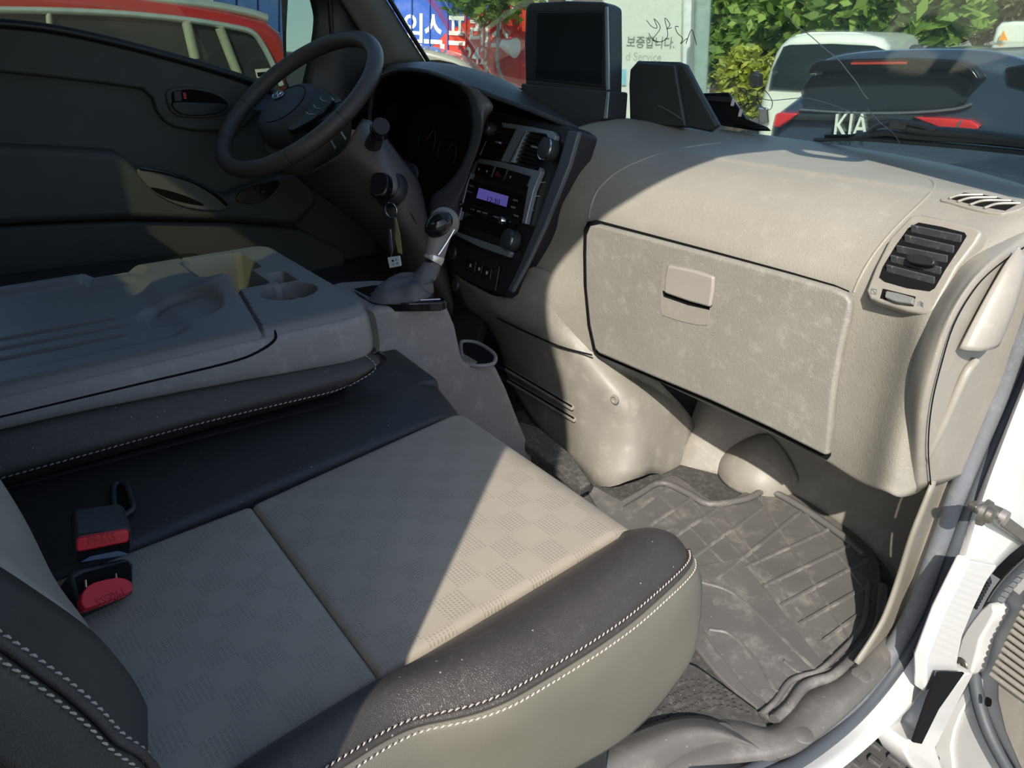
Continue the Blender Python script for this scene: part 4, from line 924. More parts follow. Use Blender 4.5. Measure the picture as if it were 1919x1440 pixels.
# right bolster between panel seam and stitched edge
stl = [(480, 1560), (600, 1462), (655, 1425), (720, 1385), (780, 1358), (850, 1343), (900, 1330), (950, 1310), (1000, 1282), (1060, 1246), (1120, 1208), (1180, 1165), (1230, 1122), (1275, 1080), (1292, 1056), (1290, 1036)]
zst = [1.055, 1.05, 1.046, 1.040, 1.036, 1.034, 1.033, 1.033, 1.032, 1.031, 1.030, 1.028, 1.026, 1.022, 1.018, 1.014]
SL = [Q(u, v, z=z) for (u, v), z in zip(stl, zst)]
N_ = len(SL); inn = []
for i in range(N_):
    t = i/(N_-1); y = SL[i].y
    if y < .162: p = bR.lerp(mR, max(-.6, (y-bR.y)/(mR.y-bR.y)))
    else: p = mR.lerp(fR, min(1, (y-mR.y)/(fR.y-mR.y)))
    inn.append(p+V((.001, 0, -.006)))
inn[-1] = fR+V((0, .0, -.008)); inn[-2] = fR+V((-.002, -.014, -.006))
rows = [inn]
for f, h in ((.12, .010), (.35, .022), (.65, .024), (.9, .010)):
    rows.append([a.lerp(b, f)+V((0, .012*math.sin(math.pi*f)*(i >= N_-2), h*(1 if i < N_-2 else .55 if i == N_-2 else .15))) for i, (a, b) in enumerate(zip(inn, SL))])
rows.append(SL)
grid('right_bolster', rows, LEABR, seat, 3, .004)
# side panel in olive leather, wrapping the front corner
bot = [(700, 1720), (780, 1640), (860, 1580), (920, 1540), (990, 1490), (1050, 1448), (1090, 1425), (1120, 1408), (1150, 1390), (1180, 1368), (1210, 1340), (1235, 1312), (1255, 1285), (1272, 1262), (1280, 1245), (1272, 1230)]
zb = .868
BT = [Q(u, v, x=.722) for u, v in bot]
md1 = [a.lerp(b, .12)+V((.006, 0, -.004)) for a, b in zip(SL, BT)]
md2 = [a.lerp(b, .45)+V((.008, 0, 0)) for a, b in zip(SL, BT)]
md3 = [a.lerp(b, .8)+V((.006, 0, 0)) for a, b in zip(SL, BT)]
for L in (md1, md2, md3):
    L[-1] = L[-1]+V((-.020, .012, 0)); L[-2] = L[-2]+V((-.004, .010, 0))
grid('side_panel', [[p+V((0, 0, -.001)) for p in SL], md1, md2, md3, BT], LEAOL, seat, 3, .004)
# front apron
fa = [[SL[-1]+V((-.012, -.004, -.012)), inn[-1], (inn[-1]+fL)/2, fL, Q(820, 705, z=ZS)],]
fa[0] = [p+V((0, -.004, -.012)) for p in fa[0]]
fa.append([p+V((0, .004, -.03)) for p in fa[0]]); fa.append([p+V((0, .002, -.13)) for p in fa[0]]); fa.append([p+V((0, -.05, -.20)) for p in fa[0]])
grid('front_apron', fa, LEA, seat, 4, .003)
# welt and double stitching along the edge
edge = cat([p+V((.0, 0, .0015)) for p in SL], 5)
tube('welt_seam', edge, .0028, LEABR, seat, k=8)
stitches(cat([a.lerp(b, .07)+V((0, 0, .0045)) for a, b in zip(SL, rows[4])], 5), .0048, .0038, .0008, seat, V((.3, 0, .95)), skew=.0006)
stitches(cat([p+V((.0062, .001, -.0012)) for p in SL], 5), .0048, .0038, .0008, seat, V((.6, 0, .8)), skew=.0006)
# left leather strips (shared bench between the folded seat and the panel)
eL, eB = Q(822, 706, z=ZS+.004), Q(95, 892, z=ZS+.004)
eB = eL+(eB-eL)*1.15
pillow('left_strip', eB, bL+V((-.002, 0, 0)), fL, eL, LEA, seat, crown=.010, edge=.010, dip=.008, depth=.06, fn=lambda s, t: -.014*max(0, (t-.9)/.1)**2)
# backrest: insert and bolster
bk = []
BPn = lambda u, v, x: Q(u, v, x=x)
ins = [[BPn(0, 730, .36), BPn(45, 830, .37), BPn(92, 930, .38), BPn(120, 1040, .39), BPn(148, 1150, .40), BPn(160, 1220, .41)],
       [BPn(-60, 850, .46), BPn(0, 910, .46), BPn(60, 1000, .46), BPn(100, 1080, .47), BPn(152, 1162, .48), BPn(190, 1240, .48)],
       [BPn(-120, 1000, .60), BPn(-60, 1030, .60), BPn(0, 1066, .60), BPn(70, 1112, .60), BPn(150, 1166, .60), BPn(200, 1215, .60)]]
ins[0] = [p+V((0, -.03, 0)) for p in ins[0]]
BKF = mat('backrest_insert', (.27, .245, .20), .6, bump=.4, bs=500)
grid('backrest_panel', ins, BKF, seat, 4, .004)
s1 = [(-120, 810), (-40, 838), (0, 860), (60, 900), (130, 950)]
bo = [[BPn(u, v, .60) for u, v in [(-120, 1000), (-60, 1028), (0, 1062), (70, 1108), (150, 1164), (200, 1210), (260, 1290), (305, 1400), (320, 1480)]],
      [BPn(u, v, .66)+V((0, -.006, 0)) for u, v in [(-120, 1080), (-60, 1110), (0, 1140), (70, 1180), (140, 1225), (195, 1275), (245, 1340), (290, 1430), (300, 1500)]],
      [BPn(u, v, .70) for u, v in [(-160, 1100), (-80, 1160), (0, 1215), (60, 1258), (120, 1302), (175, 1350), (215, 1392), (262, 1420), (300, 1470)]],
      [BPn(u, v, .715) for u, v in [(-200, 1160), (-110, 1210), (-20, 1262), (40, 1300), (100, 1345), (150, 1385), (190, 1425), (245, 1470), (280, 1520)]],
      [BPn(u, v, .725) for u, v in [(-240, 1300), (-150, 1350), (-60, 1400), (0, 1450), (60, 1500), (110, 1550), (160, 1600), (215, 1650), (260, 1700)]]]
grid('backrest_bolster', bo, mat('bolster_leather', (.046, .042, .035), .42, bump=.5, bs=700, kind='leather'), seat, 4, .004)
tube('backrest_welt', [p+V((.002, .002, .002)) for p in bo[2]], .0028, LEABR, seat, n=5, k=8)
stitches(cat([a.lerp(b, .10)+V((.001, .004, .003)) for a, b in zip(bo[2], bo[1])], 6), .0058, .0044, .0010, seat, V((.6, .3, .75)), skew=.0006)
stitches(cat([a.lerp(b, .55)+V((.002, .002, .002)) for a, b in zip(bo[2], bo[3])], 6), .0058, .0044, .0010, seat, V((.7, .2, .7)), skew=.0006)
box3('backrest_core', .34, .715, -.26, -.05, 1.0, 1.62, LEA, seat, bevel=.03, seg=4)
box3('seat_base', .33, .70, -.28, .38, .70, .86, BLACKP, seat, bevel=.01)

# bench part under the folded middle seat
mid_ = thing('middle_seat_cushion', 'black leather middle cushion beneath the folded tray seat', 'seat cushion', (.12, .2, .9))
iA, iB = Q(680, 614, z=ZS+.002), V((-.16, -.06, ZS))
pillow('cushion_top', V((-.16, -.06, ZS-.002)), eB+V((-.001, 0, -.002)), eL+V((-.001, 0, -.003)), V((-.14, .492, ZS-.004)), LEA, mid_, crown=.004, edge=.008, dip=.005, depth=.10)
db_ = thing('driver_seat', 'black leather driver seat beyond the folded tray seat, cream seam at its edge', 'seat', (-.45, .1, .8))
pillow('cushion', V((-.70, -.12, ZS)), V((-.20, -.12, ZS)), V((-.20, .42, ZS-.02)), V((-.70, .42, ZS-.02)), LEA, db_, crown=.02, edge=.03, dip=.02, depth=.12)
gb = [[V((x, -.13-(z-1.0)*.16, z)) for z in (.98, 1.08, 1.2, 1.35, 1.5)] for x in (-.70, -.64, -.55, -.46, -.37, -.28, -.22)]
grid('backrest', gb, LEA, db_, 4, .08)
stitches(cat([V((-.215, -.10-(z-1.0)*.16, z)) for z in (1.0, 1.1, 1.2, 1.3, 1.4, 1.5)], 4), .008, .005, .0012, db_, V((.8, .6, 0)))

# folded middle backrest carrying the tray
fs = thing('folded_middle_seat', 'folded middle seat back with grey plastic tray and cup recesses', 'tray', (.05, .15, 1.03))
ZT = 1.14
x0_, x1_, y0_, y1_ = -.135, .234, -.10, .388
# top as a height field with real recesses
def sstep(a, b, x): t = max(0, min(1, (x-a)/(b-a))); return t*t*(3-2*t)
lidq = [Q(385, 480, z=ZT), Q(470, 580, z=ZT)]   # the lid joint
def P2(u, v): q = Q(u, v, z=ZT); return (q.x, q.y)
cupc = P2(540, 545); slotA, slotB = P2(410, 478), P2(478, 474)
def jointy(x):   # joint line running across the tray, from far side to near side
    a, b, c = P2(335, 482), P2(430, 515), P2(470, 582)
    if x < b[0]: return a[1]+(b[1]-a[1])*(x-a[0])/(b[0]-a[0])
    return b[1]+(c[1]-b[1])*(x-b[0])/(c[0]-b[0])
mouse = P2(410, 545); bowl = P2(250, 535)
def hz_(x, y):
    z = 0.
    ex = min(x-x0_, x1_-x, y1_-y)
    # rounded outer edge
    z -= .012*(1-math.sqrt(max(0, 1-(1-min(1, ex/.012))**2))) if ex < .012 else 0
    # oblong slot near the far front corner with a flat floor
    sx, sy = P2(487, 500); dx, dy = abs(x+.060), abs(y-.285)
    def rr(cx, cy, hx, hy, r, e=.004):
        qx, qy = abs(x-cx)-hx+r, abs(y-cy)-hy+r
        d = math.hypot(max(qx, 0), max(qy, 0))+min(max(qx, qy), 0)-r
        return 1-sstep(-e, e*.2, d)
    def ci(c, r, e=.004): return 1-sstep(r-e, r, math.hypot(x-c[0], y-c[1]))
    z -= .060*max(rr(-.055, .288, .050, .045, .012), ci(cupc, .037), rr(.03, .288, .045, .026, .01))
    z -= .018*rr(P2(575, 510)[0], .338, .028, .014, .006)
    # joint groove
    if y < .36:
        d = abs(y-jointy(x)); z -= .006*(1-sstep(.0008, .0024, d))
    # lid: raised rim round a sunken writing area
    if y < jointy(x)-.006:
        inner = rr(.045, .02, .155, .165, .035, .02)
        z -= .007*inner
        # raised cup mound between the bowl and the joint, and the round dish
        z += .020*math.exp(-(((x-mouse[0]-.0)/.045)**2+((y-mouse[1]-.01)/.040)**2)*1.2)
        dish = math.hypot((x-P2(215, 512)[0]), (y-P2(215, 512)[1]))
        z -= .010*(1-sstep(.034, .046, dish))
        dish2 = math.hypot((x-P2(340, 575)[0]), (y-P2(340, 575)[1]))
        z -= .010*(1-sstep(.040, .052, dish2))
        for k, (gx) in enumerate((.075, .108, .141)):
            if -.08 < y < .13: z -= .0035*(1-sstep(.0025, .006, abs(x-gx)))*sstep(-.08, -.06, y)*(1-sstep(.11, .13, y))
    return z
NX, NY = 150, 190; vs = []; F = []
for j in range(NY+1):
    for i in range(NX+1):
        s = i/NX; t = j/NY
        # slight taper toward the front, corners rounded in plan
        x = x0_+(x1_-x0_)*s; y = y0_+(y1_-y0_)*t
        cx_ = min(s, 1-s)*(x1_-x0_); cy_ = (1-t)*(y1_-y0_)
        vs.append(V((x, y, ZT+hz_(x, y))))
def rc(v, r=.03):
    for sx_, cx in ((-1, x0_+r), (1, x1_-r)):
        if (v.x-cx)*sx_ > 0 and v.y > y1_-r:
            d = V((v.x-cx, v.y-(y1_-r), 0)); m_ = max(abs(d.x), abs(d.y)); L = d.length
            if L > 0: d = d*(m_/L); return V((cx+d.x, y1_-r+d.y, v.z))
    return v
vs = [rc(v) for v in vs]
for j in range(NY):
    for i in range(NX): F.append([j*(NX+1)+i, j*(NX+1)+i+1, (j+1)*(NX+1)+i+1, (j+1)*(NX+1)+i])
link('tray_top', vs, F, TRAY, fs)
# plastic side band: lid edge above, shell below, pinched towards the rear
def outline(z, grow=0., r=.03):
    pts = [V((x1_+grow, y0_, z)), V((x1_+grow, y0_+.12, z)), V((x1_+grow, y0_+.26, z)), V((x1_+grow, y1_-r-.03, z))]
    for k in range(0, 5):
        a = math.radians(90*k/4); pts.append(V((x1_-r+(r+grow)*math.cos(a), y1_-r+(r+grow)*math.sin(a), z)))
    for k in range(0, 5):
        a = math.radians(90+90*k/4); pts.append(V((x0_+r+(r+grow)*math.cos(a), y1_-r+(r+grow)*math.sin(a), z)))
    pts += [V((x0_-grow, y0_+.2, z)), V((x0_-grow, y0_, z))]
    return pts
def zl(y): return .022+.020*sstep(.02, .36, y)   # shell band depth grows toward the front
o0 = outline(ZT-.010, -.001); 
o1 = [V((p.x, p.y, ZT-.022)) for p in outline(0, .004)]; o2 = [V((p.x, p.y, ZT-.020-zl(p.y))) for p in outline(0, .006)]; o3 = [V((p.x, p.y, ZT-.024-zl(p.y))) for p in outline(0, -.004)]
o00 = [V((p.x, p.y, ZT-.011)) for p in outline(0, -.0005)]
grid('tray_shell', [o00, o1, o2, o3], CONS, fs, 3, .003)
# joint line between lid and shell on the near side
tube('lid_joint', [V((x1_+.0045, y, ZT-.030+ (0 if y < .2 else (y-.2)*.12))) for y in (-.08, 0, .1, .2, .235)]+[V((x1_+.004, .258, ZT-.016)), V((x1_-.004, .262, ZT-.006))], .0016, DARK, fs, n=4, k=6)
# leather pad underneath
q0 = [p+V((0, 0, .004)) for p in o3]; 
q1 = [V((p.x+.012*(1 if p.x > 0 else 0), p.y, (p.z+1.03)/2+.004)) for p in outline(ZT-.06, .008)]
q1 = [V((p.x+.010, p.y+.002, ZT-.078)) for p in outline(0, .008)]
q2 = [V((p.x+.006, p.y-.006-.03*max(0, (p.y-.25)/.12), 1.048-.006*(p.y > .3))) for p in outline(0, .004)]
q3 = [V((p.x-.02, p.y-.04, 1.022)) for p in outline(0, .0)]
grid('leather_pad', [q0, q1, q2, q3], LEABR, fs, 3, .003)
stitches(cat([p+V((.0015, .001, .001)) for p in q2[:10]], 5), .0060, .0042, .0009, fs, V((.8, .2, .5)), skew=.0004)
stitches(cat([q0[5]+V((.003, .0, 0)), q1[5]+V((.004, .0, 0)), q2[5]+V((.003, 0, 0))], 5), .0055, .004, .0009, fs, V((.8, .5, 0)))
for k in range(3):
    a = Q(553+k*9, 514+k*3, z=ZT-.014); tube('pocket_rib', [a+V((-.010, -.006, -.004)), a+V((0, .0, .009)), a+V((.010, .008, .006))], .0011, TRAY, fs, k=6, n=4)

# ================================================================== SEAT BELT BUCKLES
def frame3(a, b):   # axes: x along width in the image, y up the button face, z outward
    x = a.normalized(); y = (b-x*b.dot(x)).normalized(); return [x, y, x.cross(y)]
BX = Q(246, 990, z=1.065)-Q(142, 1010, z=1.065)
def buckle(nm, label, c, ax, rake, flip):
    t = thing(nm, label, 'buckle', c, 'seat belt buckles beside the seat')
    x = ax.normalized(); up0 = V((0, 0, 1)); fwd = (V((.60, .80, 0)));
    return t, x
bk1 = thing('seat_belt_buckle', 'upper black seat belt buckle with a narrow red button', 'buckle', Q(190, 1040, z=ZS), 'seat belt buckles by the backrest')
BP1 = Pl(Q(192, 1025, z=1.066), (.95, -.06, .22))
BUCK = mat('buckle_black', (.028, .030, .032), .45, bump=.15, bs=700)
out = [(118, 1062), (124, 1048), (136, 1012), (142, 1004), (232, 990), (244, 992), (249, 1004), (249, 1034), (243, 1043), (150, 1061), (140, 1062)]
slab('buckle_body', [(138, 1008), (150, 1001), (235, 987), (247, 994), (249, 1035), (241, 1042), (150, 1061), (139, 1056)], BP1, -.070, 0, BUCK, bk1, bevel=.006, seg=3)
slab('button_well', [(144, 1014), (148, 1008), (238, 993), (244, 998), (244, 1034), (238, 1038), (152, 1056), (143, 1050)], BP1, 0, .0006, DARK, bk1, bevel=0)
b1 = slab('release_button', [(144, 1012), (149, 1008), (236, 993), (242, 997), (243, 1013), (238, 1018), (150, 1036), (143, 1033)], BP1, .0008, .0055, RED, bk1, bevel=.0018, seg=3)
slab('slot_lip', [(150, 1055), (170, 1043), (222, 1033), (240, 1038), (238, 1041)], BP1, .0008, .002, mat('slot_slate', (.07, .10, .17), .35), bk1, bevel=.0004)
ptext('press_print', 'PRESS', BP1, (166, 1024), (218, 1014), .0075, mat('red_emboss', (.40, .008, .014), .5), b1, .0056, .0004)
bk2 = thing('seat_belt_buckle', 'lower black seat belt buckle with a tilted red button', 'buckle', Q(200, 1110, z=ZS), 'seat belt buckles by the backrest')
BP2 = Pl(Q(200, 1110, z=1.040), (.55, .40, .73))
slab('buckle_body', [(130, 1075), (150, 1062), (240, 1044), (252, 1056), (251, 1108), (240, 1116), (168, 1143), (156, 1146), (148, 1132), (138, 1100)], BP2, -.05, -.004, BUCK, bk2, bevel=.004, seg=3)
slab('button_well', [(142, 1082), (158, 1074), (240, 1052), (246, 1062), (248, 1104), (240, 1113), (165, 1140), (156, 1138), (148, 1110)], BP2, -.004, -.003, DARK, bk2, bevel=0)
b2 = slab('release_button', [(154, 1116), (160, 1104), (176, 1092), (222, 1082), (246, 1090), (249, 1100), (245, 1110), (168, 1139), (158, 1138), (153, 1130)], BP2, -.003, .007, RED, bk2, n=2, bevel=.0025, seg=3)
ptext('press_print', 'PRESS', BP2, (229, 1103), (178, 1123), .0075, mat('red_emboss', (.40, .008, .014), .5), b2, .0072, .0004)
for u, v in ((160, 1088), (217, 1076)): tube('button_spring', [BP2.at(u, v, -.001), BP2.at(u+1, v+14, -.001)], .0010, CHROME, bk2, k=6)
# belt anchor opening in the cushion
bl_ = thing('belt_slot_loop', 'black plastic loop opening in the leather beside the buckles', 'loop', Q(235, 930, z=ZS))
tube('loop_rim', [Q(u, v, z=1.034) for u, v in [(213, 925), (214, 912), (225, 905), (238, 912), (246, 935), (250, 952), (240, 962), (228, 966), (215, 950)]], .003, BUCK, bl_, k=8, n=4, closed=True)
slab('loop_cavity', [(214, 925), (216, 912), (226, 907), (237, 913), (246, 940), (248, 952), (238, 961), (222, 960)], Pl((0, 0, 1.032), (0, 0, 1)), -.004, 0, DARK, bl_, bevel=0)

# ================================================================== PASSENGER FLOOR: MAT, CARPET, SCUFF PLATES
fm = thing('rubber_floor_mat', 'dusty grey rubber floor mat with raised grid ribs in passenger footwell', 'floor mat', (.55, .85, .70))
ZM = .706
def F_(u, v, z=ZM): return Q(u, v, z=z)
mp_ = [(1100, 905), (1150, 930), (1180, 935), (1225, 903), (1262, 890), (1290, 905), (1330, 935), (1370, 935), (1430, 905), (1470, 912), (1530, 945), (1590, 985), (1625, 1020), (1638, 1032), (1650, 1060), (1652, 1100), (1645, 1170), (1630, 1200), (1600, 1230), (1560, 1268), (1530, 1275), (1500, 1290), (1470, 1340), (1450, 1352), (1410, 1320), (1350, 1270), (1280, 1180), (1200, 1050), (1120, 950)]
slab('mat_sheet', mp_, Pl((0, 0, ZM), (0, 0, 1)), -.008, 0, RUBBER, fm, n=2, bevel=.003)
lipo = [(1655, 1100), (1648, 1165), (1632, 1200), (1602, 1232), (1562, 1268), (1532, 1277), (1505, 1290), (1480, 1325), (1452, 1350)]
tube('raised_rim', [F_(u, v, .712) for u, v in lipo], .007, RUBBER, fm, n=4, k=10)
tube('raised_rim', [F_(u-26, v-10, .710) for u, v in lipo], .004, RUBBER, fm, n=4, k=8)
tube('raised_rim', [F_(u, v, .711) for u, v in [(1165, 945), (1200, 925), (1240, 905), (1290, 925), (1330, 945), (1400, 935), (1440, 920), (1500, 950), (1580, 1005), (1620, 1040)]], .006, RUBBER, fm, n=4, k=8)
def ribx(p, q, r=.0035):
    a, b = F_(*p, .7065), F_(*q, .7065); d = (b-a); n_ = 4
    tube('grid_rib', [a.lerp(b, i/n_) for i in range(n_+1)], r, RUBBER, fm, k=6, n=1)
ribl = [((1190, 960), (1262, 905)), ((1220, 985), (1310, 925)), ((1260, 1010), (1365, 940)), ((1300, 1045), (1440, 945)), ((1340, 1090), (1500, 960)),
        ((1395, 1065), (1560, 990)), ((1430, 1100), (1600, 1020)), ((1465, 1135), (1625, 1050)), ((1500, 1170), (1640, 1090)), ((1540, 1205), (1640, 1130))]
for p, q in ribl: ribx(p, q)
for p, q in (((1240, 930), (1360, 1060)), ((1290, 930), (1470, 1130)), ((1340, 945), (1570, 1240)), ((1420, 930), (1600, 1210)), ((1500, 950), (1640, 1130))): ribx(p, q, .0025)
# flat heel pad and crinkled fold
slab('heel_pad', [(1290, 1065), (1385, 1045), (1440, 1110), (1500, 1190), (1560, 1260), (1530, 1272), (1500, 1280), (1460, 1335), (1400, 1290), (1330, 1200), (1290, 1120)], Pl((0, 0, .7085), (0, 0, 1)), -.002, 0, RUBBER, fm, bevel=.001)
for pts in ([(1310, 1090), (1370, 1110), (1430, 1160), (1480, 1210), (1530, 1258)], [(1330, 1180), (1370, 1190), (1420, 1240), (1450, 1290), (1470, 1300)], [(1470, 1240), (1500, 1262), (1520, 1262), (1560, 1255)]):
    tube('rubber_crease', [F_(u, v, .709) for u, v in pts], .0025, RUBBER, fm, n=4, k=6)
# scuff trim along sill, with round plugs
sc = thing('sill_scuff_plate', 'dark plastic sill trim with round plugs at the door opening', 'sill trim', F_(1500, 1370))
so_ = [(1640, 1195), (1600, 1236), (1562, 1272), (1530, 1283), (1505, 1296), (1480, 1330), (1452, 1356), (1400, 1330), (1340, 1335), (1270, 1360), (1170, 1400), (1080, 1440), (900, 1540), (950, 1640), (1200, 1600), (1350, 1520), (1440, 1450), (1505, 1408), (1570, 1360), (1630, 1300), (1680, 1235), (1700, 1205)]
scp = [Q(u, v, z=.716) for u, v in so_]
inner_ = [(1648, 1190), (1604, 1236), (1564, 1272), (1508, 1298), (1478, 1332), (1440, 1362), (1390, 1348), (1330, 1345), (1250, 1370), (1160, 1405), (1060, 1455)]
outer_ = [(1712, 1190), (1672, 1248), (1630, 1300), (1578, 1350), (1530, 1388), (1490, 1415), (1440, 1432), (1380, 1440), (1300, 1462), (1220, 1500), (1120, 1560)]
grid('scuff_shell', [[Q(u, v, z=.708) for u, v in inner_], [Q(u, v, z=.722) for u, v in [(a[0]*.8+b[0]*.2, a[1]*.8+b[1]*.2) for a, b in zip(inner_, outer_)]],
     [Q(u, v, z=.722) for u, v in [(a[0]*.3+b[0]*.7, a[1]*.3+b[1]*.7) for a, b in zip(inner_, outer_)]], [Q(u, v, z=.708) for u, v in outer_]], SCUFF, sc, 4, .004)
for u, v in ((1358, 1372), (1505, 1378), (1614, 1266)):
    lathe('round_plug', [(.0095, .0022), (.0115, .0016), (.012, 0)], Q(u, v, z=.7215), (0, 0, 1), SCUFF, sc, 24)
# moulded ridge crossing trim in front of the seat base
grid('heel_ridge', [[Q(u, v, z=z) for u, v, z in r] for r in [
    [(900, 1500, .75), (1050, 1425, .74), (1180, 1370, .735), (1260, 1345, .73), (1330, 1345, .72), (1420, 1385, .715)],
    [(920, 1560, .76), (1080, 1465, .755), (1200, 1405, .75), (1280, 1372, .745), (1350, 1372, .735), (1440, 1410, .72)],
    [(960, 1650, .72), (1120, 1530, .72), (1230, 1460, .72), (1310, 1410, .72), (1380, 1402, .715), (1460, 1425, .71)]]], SCUFF, sc, 4, .004)
# ribbed carpet between seat and mat
cp_ = thing('ribbed_carpet', 'dark carpet with rows of stitched ribs below the seat edge', 'carpet', F_(1350, 1300))
slab('carpet_sheet', [(1262, 1230), (1310, 1250), (1420, 1330), (1440, 1360), (1330, 1350), (1250, 1372), (1080, 1445), (1000, 1400), (1100, 1250)], Pl((0, 0, .7135), (0, 0, 1)), -.012, 0, CARPET, cp_, n=1, bevel=.003)
for k in range(5):
    stitches(cat([Q(u+k*13-6, v+k*12, z=.714) for u, v in [(1240, 1300), (1290, 1278), (1330, 1280), (1372, 1296)]], 4), .008, .006, .0014, cp_, V((0, 0, 1)), m=CARPET, name='carpet_rib')
    stitches(cat([Q(u+k*8, v+k*14, z=.714) for u, v in [(1120, 1375), (1180, 1345), (1230, 1318), (1270, 1300)]], 4), .008, .006, .0014, cp_, V((0, 0, 1)), m=CARPET, name='carpet_rib')
# passenger front tunnel carpet between console and shell
slab('tunnel_carpet', [(975, 790), (1010, 800), (1070, 850), (1110, 905), (1090, 915), (1010, 850), (960, 810)], Pl((0, 0, .80), (.2, 0, 1)), -.02, 0, CARPET, con, bevel=.004)

# ================================================================== DEVICES ON THE DASHBOARD
mon = thing('display_terminal', 'black boxy dashboard display terminal with a dark reflective screen', 'display', Q(1075, 215, y=1.0))
MPl = Pl((-.10, 1.0, 1.4), (.30, -1, .10))
mb = slab('housing', [(984, 14), (992, 5), (1062, 1), (1128, 3), (1140, 10), (1141, 100), (1140, 178), (984, 160), (982, 80)], MPl, -.055, 0, DGREY, mon, bevel=.006, seg=3)
slab('screen_bezel', [(988, 20), (1134, 18), (1136, 165), (986, 148)], MPl, .0002, .004, BLACKP, mb, bevel=.002)
SCR = mat('terminal_screen', (.012, .014, .016), .06, spec=.8)
slab('screen', [(1008, 25), (1130, 24), (1128, 158), (1004, 146)], MPl, .0042, .0052, SCR, mb, n=0, bevel=0)
slab('side_rib', [(1139, 12), (1142, 168), (1136, 170), (1134, 12)], MPl, .001, .006, SILV, mb, bevel=.001)
slab('foot_bracket', [(976, 156), (1139, 170), (1136, 222), (1080, 246), (1010, 208), (978, 190)], MPl, -.07, .010, DGREY, mon, bevel=.004)
slab('bracket_edge', [(1137, 172), (1142, 172), (1138, 222), (1131, 222)], MPl, .0105, .014, SILV, mon, bevel=.001)
bx = thing('black_speaker_box', 'black box standing on the dashboard beside the display terminal', 'box', Q(1250, 225, y=1.15))
BPl = Pl((0, 1.13, 1.3), (.25, -1, .05))
bb_ = slab('box_body', [(1180, 130), (1194, 114), (1270, 116), (1284, 122), (1310, 172), (1346, 236), (1330, 248), (1290, 240), (1180, 236), (1178, 160)], BPl, -.02, 0, DGREY, bx, bevel=.006, seg=3)
slab('box_front', [(1180, 132), (1194, 116), (1266, 122), (1270, 150), (1286, 238), (1180, 234), (1178, 160)], BPl, .0, .012, DGREY, bx, bevel=.005, seg=3)
tube('box_cable', [Q(u, v, y=1.12) for u, v in [(1186, 204), (1205, 196), (1228, 196), (1250, 206), (1282, 226)]], .0012, mat('cable_grey', (.12, .12, .12), .5), bx, n=5, k=6)
pd = thing('card_reader', 'small black reader unit leaning at the foot of the windshield', 'device', Q(1360, 215, y=1.22))
PP = Pl((0, 1.22, 1.3), (.3, -1, .4))
slab('reader_body', [(1316, 174), (1366, 172), (1376, 188), (1400, 222), (1440, 238), (1410, 238), (1345, 228), (1330, 200)], PP, -.03, 0, GLOSSB, pd, bevel=.003)
for u, v in ((1374, 192), (1388, 212)): boxw('reader_clip', PP.at(u, v, .003), (.006, .014, .004), GREYW, pd, [PP.ex, PP.ey, PP.n], bevel=.001)
boxw('reader_slot', PP.at(1348, 186, .002), (.05, .010, .003), BLACKP, pd, [PP.ex, PP.ey, PP.n], bevel=.001)
# windshield barcode-dotted label strip in front, wiper arms outside
wp1 = thing('windshield_wiper', 'grey wiper arm and blade resting across the windshield foot', 'wiper', Q(1680, 235, y=1.5))
def wq(u, v, o=0): return on_ws(u, v+6)+V((0, .012+o*.4, .0))
WIP = mat('wiper_grey', (.10, .11, .11), .5)
tube('blade', [wq(u, v) for u, v in [(1520, 258), (1600, 255), (1700, 262), (1800, 270), (1960, 286)]], .0045, WIP, wp1, n=3, k=6)
tube('blade', [wq(u, v) for u, v in [(1540, 250), (1620, 250), (1720, 256), (1820, 262), (1960, 276)]], .003, BLACKP, wp1, n=3, k=6)
tube('bridge', [wq(u, v, .004) for u, v in [(1590, 252), (1630, 246), (1660, 244), (1700, 250), (1800, 256), (1870, 260), (1960, 272)]], .006, WIP, wp1, n=3, k=6)
tube('bridge', [wq(u, v, .004) for u, v in [(1622, 242), (1636, 232), (1655, 226), (1685, 224), (1720, 230), (1745, 240)]], .0045, WIP, wp1, n=3, k=6)
tube('arm', [wq(u, v, .012) for u, v in [(1676, 230), (1720, 240), (1800, 246), (1880, 256), (1970, 268)]], .008, WIP, wp1, n=3, k=8)
boxw('arm_clip', wq(1678, 228, .01), (.03, .02, .018), WIP, wp1, bevel=.004)

# ================================================================== OUTSIDE
FH = V((-math.cos(AL), math.sin(AL), 0))
def EP(D, yaw=0, tilt=0):
    n = Matrix.Rotation(math.radians(yaw), 3, 'Z') @ (-FH); n.z = tilt
    return Pl(V((CAM.x, CAM.y, 0))+FH*D, n)
def leafmat(name, a, b, c):
    m = bpy.data.materials.new(name); m.use_nodes = True; t = m.node_tree; p = t.nodes['Principled BSDF']; p.inputs['Roughness'].default_value = .5
    g = nd(t, 'ShaderNodeNewGeometry'); r = nd(t, 'ShaderNodeValToRGB'); e = r.color_ramp.elements
    e[0].color = a+(1,); e[1].color = c+(1,); x = e.new(.55); x.color = b+(1,)
    t.links.new(g.outputs['Random Per Island'], r.inputs[0]); t.links.new(r.outputs[0], p.inputs['Base Color'])
    p.inputs['Transmission Weight'].default_value = 0
    tr = nd(t, 'ShaderNodeBsdfTranslucent'); mx = nd(t, 'ShaderNodeMixShader'); mx.inputs[0].default_value = .3
    o = [n for n in t.nodes if n.type == 'OUTPUT_MATERIAL'][0]
    t.links.new(r.outputs[0], tr.inputs[0]); t.links.new(p.outputs[0], mx.inputs[1]); t.links.new(tr.outputs[0], mx.inputs[2]); t.links.new(mx.outputs[0], o.inputs[0])
    return m
LG = leafmat('leaf_green', (.10, .19, .04), (.24, .38, .07), (.42, .55, .14))
